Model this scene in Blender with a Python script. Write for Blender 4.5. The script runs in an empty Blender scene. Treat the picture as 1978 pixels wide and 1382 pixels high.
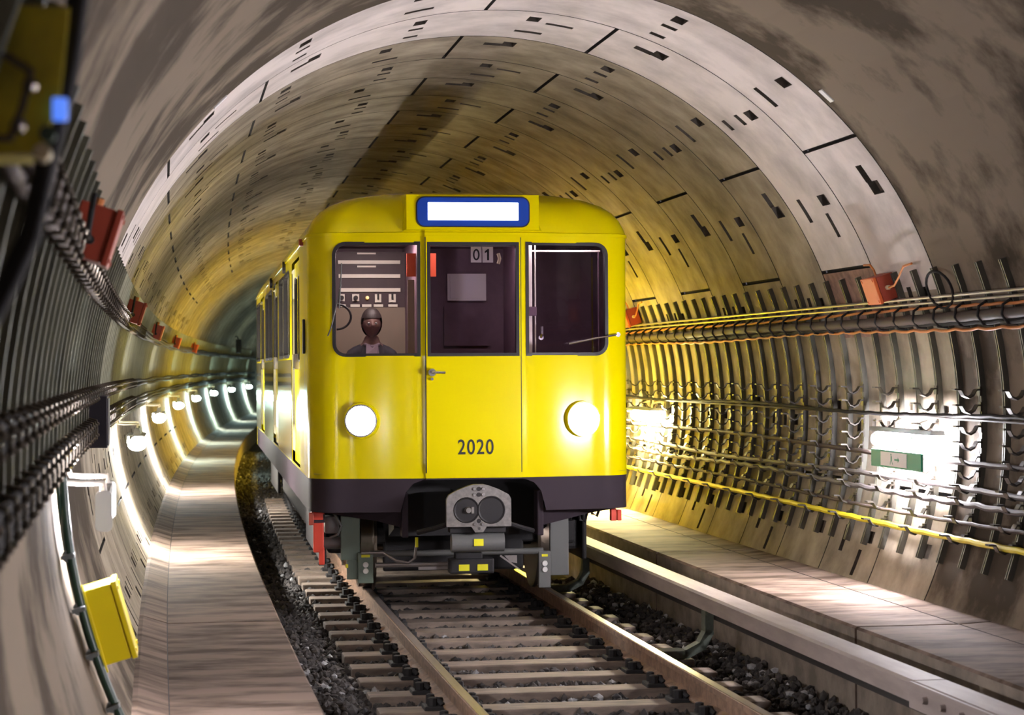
import bpy, bmesh, math, random
import numpy as np
from mathutils import Vector, Matrix
from mathutils.geometry import delaunay_2d_cdt

random.seed(7); rng = np.random.default_rng(7)
SC = bpy.context.scene
COL = SC.collection
PI = math.pi; rad = math.radians
IMG_W, IMG_H = 1978, 1382

# ------------------------------------------------------------------ place constants (metres, rail top = 0)
RC = 658.61            # radius of the curve, bending right
UT, ZT, RA = -0.1094, 1.5212, 2.8468   # tunnel axis and radius
RING, RING0 = 1.1624, -3.5934
RIB = RING / 3
ROT_TRAIN = -0.01177

def pt(s, u, z):
    p = s / RC
    return Vector((RC - (RC - u) * math.cos(p), (RC - u) * math.sin(p), z))
def wall_u(z, side, r=RA):
    return UT + side * math.sqrt(max(r * r - (z - ZT) ** 2, 0.0))
def uz(th, r):                       # th in degrees from the crown, + right
    return UT + r * math.sin(rad(th)), ZT + r * math.cos(rad(th))

# ------------------------------------------------------------------ camera, world, exposure
cam_d = bpy.data.cameras.new('camera'); cam = bpy.data.objects.new('camera', cam_d); COL.objects.link(cam)
rt = Vector((0.98767964, -0.15638687, -0.00566394)); up = Vector((0.00488308, -0.00537687, 0.99997362)); fw = Vector((0.1564132, 0.98768124, 0.00454698))
m = Matrix((rt, up, -fw)).transposed().to_4x4(); m.translation = Vector((-2.37834581, -17.01380441, 1.89006257))
cam.matrix_world = m
cam_d.sensor_width = 36.0; cam_d.lens = 36.0 * 4117.4 / IMG_W
cam_d.clip_start = 0.05; cam_d.clip_end = 400
cam_d.dof.use_dof = True; cam_d.dof.focus_distance = 16.9; cam_d.dof.aperture_fstop = 4.0
SC.camera = cam
wd = bpy.data.worlds.new('tunnel_air'); SC.world = wd; wd.use_nodes = True
wd.node_tree.nodes['Background'].inputs[0].default_value = (0.5, 0.45, 0.5, 1); wd.node_tree.nodes['Background'].inputs[1].default_value = 0.03
SC.view_settings.view_transform = 'Standard'; SC.view_settings.look = 'None'
SC.view_settings.exposure = 2.62; SC.view_settings.gamma = 1.0; SC.view_settings.use_curve_mapping = False
LAMP_POWER = 62.0         # emission strength of the tunnel lamps
HEAD_POWER = 13.0         # headlight lens
SIGN_POWER = 1.1

# ------------------------------------------------------------------ materials
def mat(name, col, rough=0.6, metal=0.0, var=0.0, scale=6.0, bump=0.0, col2=None, stretch=(1, 1, 1), spec=0.5, detail=6, lo=.35, hi=.65):
    M = bpy.data.materials.new(name); M.use_nodes = True
    nt = M.node_tree; b = nt.nodes['Principled BSDF']
    b.inputs['Roughness'].default_value = rough; b.inputs['Metallic'].default_value = metal
    b.inputs['Specular IOR Level'].default_value = spec
    c = (*col, 1)
    b.inputs['Base Color'].default_value = c
    if var > 0 or col2 or bump > 0:
        tc = nt.nodes.new('ShaderNodeNewGeometry'); mp = nt.nodes.new('ShaderNodeMapping'); nz = nt.nodes.new('ShaderNodeTexNoise')
        mp.inputs['Scale'].default_value = stretch
        nz.inputs['Scale'].default_value = scale; nz.inputs['Detail'].default_value = detail; nz.inputs['Roughness'].default_value = .6
        nt.links.new(tc.outputs['Position'], mp.inputs[0]); nt.links.new(mp.outputs[0], nz.inputs['Vector'])
        if var > 0 or col2:
            r = nt.nodes.new('ShaderNodeValToRGB')
            d = col2 or tuple(v * (1 - var) for v in col)
            r.color_ramp.elements[0].position = lo; r.color_ramp.elements[0].color = (*d, 1)
            r.color_ramp.elements[1].position = hi; r.color_ramp.elements[1].color = c
            nt.links.new(nz.outputs['Fac'], r.inputs[0]); nt.links.new(r.outputs[0], b.inputs['Base Color'])
        if bump > 0:
            bp = nt.nodes.new('ShaderNodeBump'); bp.inputs['Strength'].default_value = bump; bp.inputs['Distance'].default_value = .02
            nt.links.new(nz.outputs['Fac'], bp.inputs['Height']); nt.links.new(bp.outputs[0], b.inputs['Normal'])
    return M
def emit(name, col, power):
    M = bpy.data.materials.new(name); M.use_nodes = True; nt = M.node_tree
    b = nt.nodes['Principled BSDF']; b.inputs['Base Color'].default_value = (.8, .8, .8, 1)
    b.inputs['Emission Color'].default_value = (*col, 1); b.inputs['Emission Strength'].default_value = power
    return M
def glass(name, tint=(.9, .85, .9), ior=1.45):
    M = bpy.data.materials.new(name); M.use_nodes = True; nt = M.node_tree; nt.nodes.clear()
    o = nt.nodes.new('ShaderNodeOutputMaterial'); mx = nt.nodes.new('ShaderNodeMixShader'); t = nt.nodes.new('ShaderNodeBsdfTransparent'); g = nt.nodes.new('ShaderNodeBsdfGlossy'); f = nt.nodes.new('ShaderNodeFresnel')
    t.inputs[0].default_value = (*tint, 1); g.inputs['Roughness'].default_value = .02; f.inputs[0].default_value = ior
    nt.links.new(f.outputs[0], mx.inputs[0]); nt.links.new(t.outputs[0], mx.inputs[1]); nt.links.new(g.outputs[0], mx.inputs[2]); nt.links.new(mx.outputs[0], o.inputs[0])
    return M

MT = {}
MT['concrete'] = mat('segment_concrete', (.42, .355, .27), .85, spec=.15, var=.5, scale=2.4, bump=.15, detail=10)
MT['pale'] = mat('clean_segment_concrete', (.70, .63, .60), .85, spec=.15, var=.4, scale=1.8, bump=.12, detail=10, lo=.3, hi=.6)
MT['shotcrete'] = mat('stained_concrete', (.235, .188, .14), .9, spec=.12, col2=(.075, .058, .042), scale=1.0, bump=.35, detail=12, lo=.45, hi=.56)
MT['joint'] = mat('joint_filler', (.035, .03, .028), .9)
MT['pocket'] = mat('bolt_pocket', (.09, .075, .06), .9, var=.4, scale=20)
MT['pocket_floor'] = mat('square_pocket', (.17, .14, .11), .9, var=.4, scale=20)
MT['rust_seg'] = mat('rust_stained_concrete', (.34, .2, .16), .9, var=.5, scale=9)
MT['walk'] = mat('walkway_concrete', (.24, .175, .14), .85, spec=.12, col2=(.075, .05, .035), scale=1.6, stretch=(1.0, 2.6, 1), bump=.05, detail=8, lo=.36, hi=.58)
MT['kerb'] = mat('kerb_concrete', (.30, .25, .2), .85, spec=.15, var=.4, scale=5)
MT['ballast'] = mat('ballast_stone', (.085, .075, .068), .9, col2=(.025, .022, .022), scale=9, detail=2)
MT['pale_stone'] = mat('pale_stone', (.42, .42, .42), .85, var=.3, scale=30)
MT['bed'] = mat('trackbed', (.035, .03, .028), .95, var=.5, scale=12, bump=.5)
MT['sleeper'] = mat('sleeper_timber', (.28, .215, .17), .8, var=.5, scale=14, stretch=(.3, 1, 1), bump=.2)
MT['rail'] = mat('rusty_rail_steel', (.33, .2, .13), .65, .2, var=.5, scale=14, bump=.2)
MT['railtop'] = mat('worn_rail_head', (.55, .48, .45), .28, .8, var=.3, scale=5, stretch=(6, .3, 1))
MT['clip'] = mat('greasy_fastener', (.016, .015, .016), .75)
MT['cover'] = mat('cover_board', (.36, .30, .28), .6, var=.25, scale=5, stretch=(2, .4, 2))
MT['bracket'] = mat('bracket_steel', (.13, .15, .12), .6, .3, var=.3, scale=20)
MT['rib'] = mat('galvanised_channel', (.12, .115, .095), .5, .4, var=.35, scale=9, stretch=(1, 1, .4))
MT['rib_bounce_lit'] = mat('bounce_lit_channel', (.46, .47, .36), .6, spec=.2, var=.3, scale=4, stretch=(1, 5, .3))  # same channels beside the train, bounced light put into their colour
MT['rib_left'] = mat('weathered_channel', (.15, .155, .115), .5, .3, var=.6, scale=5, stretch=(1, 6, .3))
MT['hook'] = mat('galvanised_hook', (.06, .052, .045), .45, .6, var=.3, scale=20)
MT['blackcable'] = mat('black_cable', (.02, .018, .019), .75, spec=.25)
MT['greycable'] = mat('grey_cable', (.13, .115, .115), .6)
MT['browncable'] = mat('brown_cable', (.07, .05, .045), .65, spec=.3)
MT['orangecable'] = mat('orange_cable', (.55, .17, .03), .5)
MT['yellowcable'] = mat('yellow_cable', (.75, .62, .01), .45)
MT['darkclip'] = mat('steel_clip', (.10, .085, .068), .28, .8)
MT['conduit'] = mat('steel_conduit', (.38, .35, .34), .35, .7)
MT['redbox'] = mat('red_box', (.33, .045, .02), .55)
MT['redbox_lit'] = mat('red_box_lit', (.62, .12, .025), .5)  # red box paint with the orange light put into the colour
MT['yellowbox'] = mat('yellow_box_paint', (.80, .62, .0), .45)
MT['olivebox'] = mat('olive_box_paint', (.62, .50, .01), .5, var=.5, scale=7)
MT['darkcab'] = mat('dark_cabinet', (.012, .008, .018), .6)
MT['greenpipe'] = mat('green_pipe', (.02, .05, .03), .4)
MT['clampsteel'] = mat('pipe_clamp', (.2, .22, .22), .4, .6)
MT['lampwhite'] = mat('lamp_enamel', (.78, .76, .72), .4)
MT['lampgrey'] = mat('lamp_grey', (.24, .26, .28), .5)
MT['tube'] = emit('lamp_diffuser', (.96, .93, 1.0), LAMP_POWER * .75)
MT['tube_teal'] = emit('lamp_diffuser_teal', (.66, 1.0, .96), LAMP_POWER * .7)
MT['tube_green'] = emit('lamp_diffuser_greenish', (.98, .96, .92), LAMP_POWER * 1.1)
MT['tube_right'] = emit('lamp_diffuser_lilac', (.95, .92, 1.0), LAMP_POWER * 1.5)
MT['tube_warm'] = emit('lamp_diffuser_warm', (1.0, .87, .44), LAMP_POWER * 3.1)
MT['tube_added_amber'] = emit('lamp_diffuser_added_amber', (1.0, .70, .05), LAMP_POWER * 1.9)  # amber tint invented for the unseen lamps, to yellow the light there
MT['green'] = mat('sign_green', (.0, .30, .16), .5)
MT['white'] = mat('sign_white', (.85, .85, .85), .5)
# train
MT['yellow'] = mat('train_yellow', (.70, .585, .0), .16, spec=.2, bump=.035, scale=2.2, detail=1)
MT['skirt'] = mat('train_skirt', (.042, .032, .039), .6, spec=.03)
MT['roof'] = mat('train_roof', (.45, .34, .03), .5)
MT['sidesilver'] = mat('train_side_grey', (.12, .11, .095), .06, .0, var=.2, scale=10, stretch=(4, 4, .2), spec=.1)
MT['rubber'] = mat('black_rubber', (.012, .009, .011), .55)
MT['cabdark'] = mat('cab_interior', (.17, .10, .135), .6, var=.2, scale=8)
MT['cabtan'] = mat('cab_panel_tan', (.26, .21, .155), .5)
MT['panelblack'] = mat('dark_panel', (.055, .033, .042), .5)
MT['strip'] = mat('cab_label_strip', (.88, .86, .74), .4)
MT['chrome'] = mat('chrome', (.75, .72, .72), .18, 1.0)
MT['signblue'] = mat('sign_blue', (.002, .045, .36), .3)
MT['lit'] = emit('sign_lit', (.93, .97, 1.0), SIGN_POWER)
MT['headlens'] = emit('headlight_lens', (1.0, .93, .92), HEAD_POWER)
MT['text'] = mat('black_lettering', (.012, .012, .012), .5)
MT['iron'] = mat('coupler_iron', (.25, .23, .215), .55, .5, var=.35, scale=25)
MT['irondark'] = mat('dark_iron', (.018, .016, .017), .6, .3)
MT['greygreen'] = mat('grey_green_paint', (.13, .17, .13), .5)
MT['greypaint'] = mat('grey_paint', (.12, .12, .115), .5)
MT['wheel'] = mat('wheel_steel', (.22, .18, .14), .3, .9)
MT['red'] = mat('shoe_red', (.75, .06, .025), .45)
MT['labelyellow'] = mat('label_yellow', (.8, .75, .01), .5)
MT['glass'] = glass('cab_glass', (.80, .72, .80))
MT['sideglass'] = glass('side_glass', (.9, .9, .9))
MT['saloon'] = mat('saloon_lining', (.75, .73, .68), .6)
MT['saloonlamp'] = emit('saloon_lamp', (1, .98, .95), 2.5)
MT['cabfill'] = emit('cab_fill_lamp', (1, .9, .78), 17.0)  # unseen fill light added to brighten the driver's compartment
MT['cabfill_dim'] = emit('cab_fill_lamp_dim', (1, .85, .93), 4.2)  # unseen purplish fill added to lift the middle and right cab
MT['amber'] = emit('amber_lamp', (1, .55, .05), .2)
MT['bluelamp'] = emit('blue_lamp', (.03, .2, 1), .16)
MT['cream'] = mat('cream_plastic', (.7, .6, .4), .4)
MT['skin'] = mat('skin', (.17, .095, .08), .55)
MT['eyewhite'] = mat('eye_white', (.42, .40, .38), .25)
MT['hair'] = mat('hair', (.02, .013, .012), .6)
MT['cloth'] = mat('dark_jacket', (.02, .018, .028), .8)
MT['shirt'] = mat('shirt', (.2, .15, .19), .8)
MT['lightgrey'] = mat('light_grey_panel', (.85, .82, .82), .6)
MT['cardwhite'] = mat('card_white', (.8, .78, .74), .6)
MT['redpanel'] = mat('red_orange_panel', (.7, .1, .03), .5)

# ------------------------------------------------------------------ mesh helpers
class MB:
    def __init__(s): s.v = []; s.f = []; s.m = []
    def add(s, vs, fs, mi=0):
        o = len(s.v); s.v += [tuple(v) for v in vs]; s.f += [tuple(i + o for i in f) for f in fs]; s.m += [mi] * len(fs); return s
    def box(s, c, d, rz=0, mi=0, M=None):
        x, y, z = d[0] / 2, d[1] / 2, d[2] / 2
        vs = [Vector(p) for p in ((-x, -y, -z), (x, -y, -z), (x, y, -z), (-x, y, -z), (-x, -y, z), (x, -y, z), (x, y, z), (-x, y, z))]
        if M is not None: vs = [M @ v for v in vs]
        elif rz: vs = [Matrix.Rotation(rz, 3, 'Z') @ v for v in vs]
        return s.add([v + Vector(c) for v in vs], [(0, 3, 2, 1), (4, 5, 6, 7), (0, 1, 5, 4), (1, 2, 6, 5), (2, 3, 7, 6), (3, 0, 4, 7)], mi)
    def rbox(s, c, d, b=.01, mi=0, M=None):      # bevelled box
        bm = bmesh.new(); bmesh.ops.create_cube(bm, size=1)
        for v in bm.verts: v.co = Vector((v.co.x * d[0], v.co.y * d[1], v.co.z * d[2]))
        bmesh.ops.bevel(bm, geom=bm.edges[:], offset=b, segments=2, affect='EDGES', profile=.6)
        bm.verts.ensure_lookup_table()
        vs = [(M @ v.co if M is not None else v.co) + Vector(c) for v in bm.verts]
        s.add(vs, [[v.index for v in f.verts] for f in bm.faces], mi); bm.free(); return s
    def tube(s, pts, r, n=8, mi=0, cap=True):
        pts = [Vector(p) for p in pts]; k = len(pts); rs = r if isinstance(r, (list, tuple)) else [r] * k
        vs = []; prev = None
        for i, p in enumerate(pts):
            t = (pts[min(i + 1, k - 1)] - pts[max(i - 1, 0)]).normalized()
            ref = Vector((0, 0, 1)) if abs(t.z) < .95 else Vector((1, 0, 0))
            a = t.cross(ref).normalized() if prev is None else (prev - t * prev.dot(t)).normalized()
            prev = a; b = t.cross(a)
            for j in range(n):
                w = 2 * PI * j / n; vs.append(p + a * math.cos(w) * rs[i] + b * math.sin(w) * rs[i])
        fs = [(i * n + j, i * n + (j + 1) % n, (i + 1) * n + (j + 1) % n, (i + 1) * n + j) for i in range(k - 1) for j in range(n)]
        if cap: fs += [tuple(range(n))[::-1], tuple((k - 1) * n + j for j in range(n))]
        return s.add(vs, fs, mi)
    def prism(s, outline, y0, y1, mi=0, M=None):   # outline in (x,z), extruded along y
        n = len(outline)
        vs = [Vector((x, y0, z)) for x, z in outline] + [Vector((x, y1, z)) for x, z in outline]
        if M is not None: vs = [M @ v for v in vs]
        return s.add(vs, [tuple(range(n)), tuple(range(n, 2 * n))[::-1]] + [(i, i + n, (i + 1) % n + n, (i + 1) % n) for i in range(n)], mi)
    def lathe(s, prof, c, axis='Y', n=28, mi=0, caps=3):   # prof: (along, radius)
        vs = []
        for a, r in prof:
            for j in range(n):
                w = 2 * PI * j / n; p = (r * math.cos(w), a, r * math.sin(w))
                if axis == 'X': p = (p[1], p[0], p[2])
                if axis == 'Z': p = (p[0], p[2], p[1])
                vs.append(Vector(p) + Vector(c))
        k = len(prof)
        fs = [(i * n + j, i * n + (j + 1) % n, (i + 1) * n + (j + 1) % n, (i + 1) * n + j) for i in range(k - 1) for j in range(n)]
        if caps & 1: fs.append(tuple(range(n)))
        if caps & 2: fs.append(tuple((k - 1) * n + j for j in range(n)))
        return s.add(vs, fs, mi)
    def mesh(s, name, mats, smooth=False):
        me = bpy.data.meshes.new(name); me.from_pydata(s.v, [], s.f); me.update()
        for q in (mats if isinstance(mats, (list, tuple)) else [mats]): me.materials.append(MT[q])
        if any(s.m): me.polygons.foreach_set('material_index', s.m)
        bm = bmesh.new(); bm.from_mesh(me); bmesh.ops.recalc_face_normals(bm, faces=bm.faces); bm.to_mesh(me); bm.free()
        if smooth:
            me.polygons.foreach_set('use_smooth', [True] * len(me.polygons)); me.set_sharp_from_angle(angle=rad(38))
        return me
    def obj(s, name, mats, parent=None, smooth=False):
        return link(name, s.mesh(name, mats, smooth), parent)
def link(name, me, parent=None, loc=None, rz=None):
    o = bpy.data.objects.new(name, me); COL.objects.link(o)
    if parent: o.parent = parent
    if loc is not None: o.location = loc
    if rz is not None: o.rotation_euler = (0, 0, rz)
    return o
def tag(o, label=None, cat=None, group=None, kind=None):
    if label: o['label'] = label
    if cat: o['category'] = cat
    if group: o['group'] = group
    if kind: o['kind'] = kind
    return o
def empty(name, loc=(0, 0, 0), rz=0):
    o = bpy.data.objects.new(name, None); COL.objects.link(o); o.location = loc; o.rotation_euler = (0, 0, rz); o.empty_display_size = .1
    return o
def at(s, u, z): return dict(loc=pt(s, u, z), rz=-s / RC)
def copy_thing(o, loc, rz):
    c = o.copy(); COL.objects.link(c); c.location = loc; c.rotation_euler = (0, 0, rz)
    for ch in o.children:
        d = ch.copy(); COL.objects.link(d); d.parent = c
        for g in ch.children:
            e = g.copy(); COL.objects.link(e); e.parent = d
    return c
def struct(o): o['kind'] = 'structure'; return o
ORD = ['first', 'second', 'third', 'fourth', 'fifth', 'sixth', 'seventh', 'eighth', 'ninth', 'tenth', 'eleventh', 'twelfth', 'thirteenth', 'fourteenth', 'fifteenth', 'sixteenth', 'seventeenth', 'eighteenth', 'nineteenth', 'twentieth']
def sweep(mb, prof, s0, s1, ds=1.0, mi=0, mis=None, closed=True):    # prof (u,z) swept along the track
    n = len(prof); k = max(2, int(round((s1 - s0) / ds)) + 1); vs = []
    for i in range(k):
        s = s0 + (s1 - s0) * i / (k - 1)
        vs += [pt(s, u, z) for u, z in prof]
    o = len(mb.v); mb.v += [tuple(v) for v in vs]
    for i in range(k - 1):
        for j in range(n if closed else n - 1):
            j2 = (j + 1) % n
            mb.f.append((o + i * n + j, o + i * n + j2, o + (i + 1) * n + j2, o + (i + 1) * n + j)); mb.m.append(mis[j] if mis else mi)
    if closed:
        mb.f.append(tuple(o + j for j in range(n))); mb.m.append(mi); mb.f.append(tuple(o + (k - 1) * n + j for j in range(n))[::-1]); mb.m.append(mi)
    return mb

# ------------------------------------------------------------------ the tunnel lining
def features(k):                      # recesses of ring k: (frac0, frac1, th0, th1, depth, material)
    out = [(0, .016, -180, 180, .03, 1)]
    j0 = 48.7 if k % 2 == 0 else 16.3
    for q in range(-4, 4):
        j = j0 + 51.43 * q
        out.append((0, 1, j - .28, j + .28, .04, 1))
        out += [(.27, .37, j + 4.3, j + 7.0, .07, 2), (.18, .36, j + 7.0, j + 9.0, .05, 6)]
        out += [(.18, .34, j + 23.0, j + 24.8, .05, 6), (.47, .54, j + 22.8, j + 25.0, .07, 2), (.77, .84, j + 22.8, j + 25.0, .07, 2)]
        out += [(.18, .34, j + 39.4, j + 41.2, .05, 6), (.69, .76, j + 39.2, j + 43.3, .07, 2)]
        if k % 2: out += [(.32, .38, j + 42.4, j + 46.4, .07, 2)]
    return out
def lining(name, t0, t1, krange, detail):
    V = []; F = []; MI = []
    def quad(a, b, c, d, mi):
        o = len(V); V.extend((a, b, c, d)); F.append((o, o + 1, o + 2, o + 3)); MI.append(mi)
    def P(k, fr, th, r):
        u, z = uz(th, r); p = (RING0 + (k + fr) * RING) / RC
        return (RC - (RC - u) * math.cos(p), (RC - u) * math.sin(p), z)
    for k in krange:
        ft = features(k) if (detail and k >= 0) else ([(0, .016, -180, 180, .02, 1)] if k >= 0 else [])
        ft = [f for f in ft if f[3] > t0 and f[2] < t1]
        ss = sorted({0.0, 1.0} | {f[0] for f in ft} | {f[1] for f in ft})
        step = 2.0 if detail else 4.0
        tt = set(np.linspace(t0, t1, int((t1 - t0) / step) + 1).round(3))
        for f in ft:
            for v in f[2:4]:
                if t0 < v < t1: tt.add(round(v, 3))
        tt = sorted(tt)
        ns, nt = len(ss) - 1, len(tt) - 1
        D = np.zeros((ns, nt)); Mi = np.zeros((ns, nt), int)
        base = 3 if k < 0 else 0
        Mi[:] = base
        sc = [(ss[i] + ss[i + 1]) / 2 for i in range(ns)]; tc = np.array([(tt[i] + tt[i + 1]) / 2 for i in range(nt)])
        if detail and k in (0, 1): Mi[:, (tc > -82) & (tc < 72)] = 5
        if k == 1 and detail: Mi[:, (tc > 68) & (tc < 79)] = 4
        for f in ft:
            jj = (tc > f[2]) & (tc < f[3])
            for i in range(ns):
                if f[0] < sc[i] < f[1]: D[i, jj] = f[4]; Mi[i, jj] = f[5]
        for i in range(ns):
            for j in range(nt):
                r = RA + D[i, j]
                quad(P(k, ss[i], tt[j], r), P(k, ss[i], tt[j + 1], r), P(k, ss[i + 1], tt[j + 1], r), P(k, ss[i + 1], tt[j], r), Mi[i, j])
                if i + 1 < ns and D[i, j] != D[i + 1, j]:
                    a, b = RA + D[i, j], RA + D[i + 1, j]; mi = Mi[i, j] if D[i, j] > 0 else Mi[i + 1, j]
                    quad(P(k, ss[i + 1], tt[j], a), P(k, ss[i + 1], tt[j + 1], a), P(k, ss[i + 1], tt[j + 1], b), P(k, ss[i + 1], tt[j], b), min(mi, 2))
                if j + 1 < nt and D[i, j] != D[i, j + 1]:
                    a, b = RA + D[i, j], RA + D[i, j + 1]; mi = Mi[i, j] if D[i, j] > 0 else Mi[i, j + 1]
                    quad(P(k, ss[i], tt[j + 1], a), P(k, ss[i + 1], tt[j + 1], a), P(k, ss[i + 1], tt[j + 1], b), P(k, ss[i], tt[j + 1], b), min(mi, 2))
    me = bpy.data.meshes.new(name); me.from_pydata(V, [], F)
    for q in ('concrete', 'joint', 'pocket', 'shotcrete', 'rust_seg', 'pale', 'pocket_floor'): me.materials.append(MT[q])
    me.polygons.foreach_set('material_index', MI); me.update()
    return me
def build_lining(name, t0, t1):
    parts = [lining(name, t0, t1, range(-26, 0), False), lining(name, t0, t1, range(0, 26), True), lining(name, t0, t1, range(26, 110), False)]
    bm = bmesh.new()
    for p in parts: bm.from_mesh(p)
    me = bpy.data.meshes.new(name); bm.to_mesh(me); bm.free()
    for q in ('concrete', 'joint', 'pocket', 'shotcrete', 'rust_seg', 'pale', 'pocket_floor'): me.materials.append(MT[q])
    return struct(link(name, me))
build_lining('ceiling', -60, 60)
build_lining('wall_left', -125, -60)
build_lining('wall_right', 60, 125)

# floor slab below the ballast, the two walkways
S0, S1 = -32.0, 118.0
fl = MB(); sweep(fl, [(-2.4, -.30), (2.1, -.30), (2.1, -.55), (-2.4, -.55)], S0, S1); struct(fl.obj('floor', 'bed'))
ZWL, ZWR = .14, .325
def walkway(name, prof, mis, joints, seam):
    w = MB()
    js = [S0] + joints + [S1]
    for a, b in zip(js[:-1], js[1:]): sweep(w, prof, a + .02, b - .02, 1.0, mis=mis)
    return struct(w.obj(name, ['walk', 'kerb', 'joint']))
jl = [-2.15 + 10.56 * i for i in range(-2, 12)]
walkway('walkway_left', [(-1.66, -.4), (-1.66, ZWL - .015), (-1.675, ZWL), (-2.437, ZWL), (-2.443, ZWL + .004), (-2.60, ZWL + .055), (-2.80, ZWL + .06), (-2.80, -.4)], [1, 0, 0, 2, 0, 0, 1, 1], jl, None)
jr = [-4.75 + 5.28 * i for i in range(-5, 23)]
walkway('walkway_right', [(1.62, -.4), (1.62, ZWR - .015), (1.635, ZWR), (2.262, ZWR), (2.268, ZWR - .012), (2.274, ZWR), (2.62, ZWR + .02), (2.62, -.4)], [1, 0, 0, 2, 2, 0, 1, 1], jr, None)

# ------------------------------------------------------------------ ballast, sleepers, rails
def ballast():
    bm = bmesh.new(); bmesh.ops.create_icosphere(bm, subdivisions=1, radius=1)
    bv = np.array([v.co[:] for v in bm.verts]); bf = np.array([[v.index for v in f.verts] for f in bm.faces]); bm.free()
    N = 15000
    s = np.concatenate([rng.uniform(-5.6, 3.5, N * 6 // 10), rng.uniform(-5.6, 36, N * 4 // 10)])
    u = np.concatenate([rng.uniform(-1.64, 1.6, N * 6 // 10), rng.uniform(-1.64, -.55, N * 4 // 10)])
    r = rng.uniform(.018, .036, N)
    z = -.215 + rng.uniform(-.02, .012, N)
    z += np.clip((np.abs(u) - 1.22) * .12, 0, .05)
    V = np.zeros((N, 12, 3))
    for i in range(N):
        q = bv * rng.uniform(.72, 1.25, (12, 1)) * (r[i] * rng.uniform(.7, 1.25, 3))
        a = rng.uniform(0, 6.28); c, sn = math.cos(a), math.sin(a)
        x = q[:, 0] * c - q[:, 1] * sn; y = q[:, 0] * sn + q[:, 1] * c
        p = s[i] / RC
        V[i, :, 0] = RC - (RC - u[i]) * math.cos(p) + x; V[i, :, 1] = (RC - u[i]) * math.sin(p) + y; V[i, :, 2] = z[i] + q[:, 2]
    F = (bf[None] + (np.arange(N) * 12)[:, None, None]).reshape(-1, 3)
    me = bpy.data.meshes.new('ballast'); me.from_pydata(V.reshape(-1, 3).tolist(), [], F.tolist())
    me.materials.append(MT['ballast']); me.materials.append(MT['pale_stone'])
    near = ((s > -4.4) & (s < -3.2) & (u > -.5) & (u < .6)) | ((u < -1.1) & (s > -3.4) & (s < -1.0)) | ((u > .95) & (s > -4.5))
    pale = rng.uniform(0, 1, N) < np.where(near, .13, .02)
    me.polygons.foreach_set('material_index', np.repeat(pale.astype(int), len(bf)).tolist()); me.update()
    return tag(link('ballast', me), 'dark crushed stone ballast filling the track bed between the sleepers', 'ballast', kind='stuff')
ballast()

# running rails
RP = [(-.036, 0), (-.03, .002 - .0), (.03, .002), (.036, -.004), (.036, -.035), (.012, -.05), (.009, -.115), (.062, -.135), (.062, -.145), (-.062, -.145), (-.062, -.135), (-.009, -.115), (-.012, -.05), (-.036, -.035)]
for sd, lab in ((-1, 'rust brown running rail on the left of the track, nearer the long walkway'), (1, 'shiny topped running rail on the right of the track, beside the cover beam')):
    b = MB(); sweep(b, [(sd * .7535 + x, z) for x, z in RP], -12, 45, .8)
    tag(b.obj('running_rail', 'rail'), lab, 'rail')
    o = COL.objects[-1]
    b = MB(); sweep(b, [(sd * .7535 + x, z) for x, z in [(-.024, .002), (.024, .002), (.027, .0045), (-.027, .0045)]], -12, 45, .8)
    b.obj('worn_head', 'railtop', o)
# sleepers with greasy fastenings
def sleeper_proto():
    t = empty('sleeper', pt(0, 0, -.3))
    b = MB(); b.rbox((-.0, 0, .08), (2.4, .24, .12), .012); b.obj('timber', 'sleeper', t)
    for sx in (-1, 1):
        for d in (-1, 1):
            c = MB(); bx = sx * .7535 + d * .115
            c.rbox((bx, 0, .15), (.12, .17, .03), .008)
            c.lathe([(0, .03), (.05, .03), (.055, .02)], (bx + d * .01, -.04, .16), 'Z', 8); c.lathe([(0, .026), (.06, .026), (.065, .015)], (bx + d * .012, .045, .16), 'Z', 8)
            c.tube([(bx - d * .05, -.06, .17), (bx - d * .02, -.03, .20), (bx - d * .05, .02, .19), (bx - d * .01, .06, .18)], .018, 6)
            c.obj('rail_fastening', 'clip', t)
    return t
SLP = 0.6357; SL0 = -4.2775
first = None
for i in range(-3, 34):
    s = SL0 + i * SLP
    if first is None: first = o = sleeper_proto(); o.location = pt(s, 0, -.3); o.rotation_euler = (0, 0, -s / RC)
    else: o = copy_thing(first, pt(s, 0, -.3), -s / RC)
    n = 6 - i
    if 0 <= n < 12: tag(o, f'worn brown sleeper, {ORD[n]} one in front of the train counting towards the viewer' , 'sleeper', 'sleepers under the track')
    elif n < 0: tag(o, 'sleeper hidden beneath the train, only its left end showing past the train side' if i < 24 else 'far sleeper end in the dark gap between train and walkway', 'sleeper', 'sleepers beside the train')

# third rail with its cover boards
tr = empty('third_rail', pt(-4, 1.34, -.2)); tag(tr, 'long beige covered third rail beam running beside the right walkway', 'third rail')
def under(parent, o):
    o.parent = parent; o.matrix_parent_inverse = Matrix.Translation(-parent.location); return o
CV = [(1.245, .19), (1.245, .285), (1.26, .30), (1.425, .30), (1.425, .20), (1.41, .20), (1.41, .275), (1.265, .275), (1.265, .19)]
for a, b_ in ((-13, -6.74), (-6.72, 12), (12.02, 40)):
    b = MB(); sweep(b, CV, a, b_, .8); under(tr, b.obj('cover_board', 'cover'))
b = MB(); sweep(b, [(1.325, .12), (1.395, .12), (1.395, .20), (1.37, .22), (1.35, .22), (1.325, .20)], -13, 40, .8); under(tr, b.obj('conductor_rail', 'irondark'))
b = MB(); sweep(b, [(1.225, .17), (1.243, .17), (1.243, .30), (1.225, .30)], -7.9, -6.75, .4)
for ds in (.18, .42, .66, .9):
    p = pt(-7.9 + ds, 1.225, .24); b.lathe([(-.025, .016), (0, .02)], p, 'X', 8)
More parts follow.
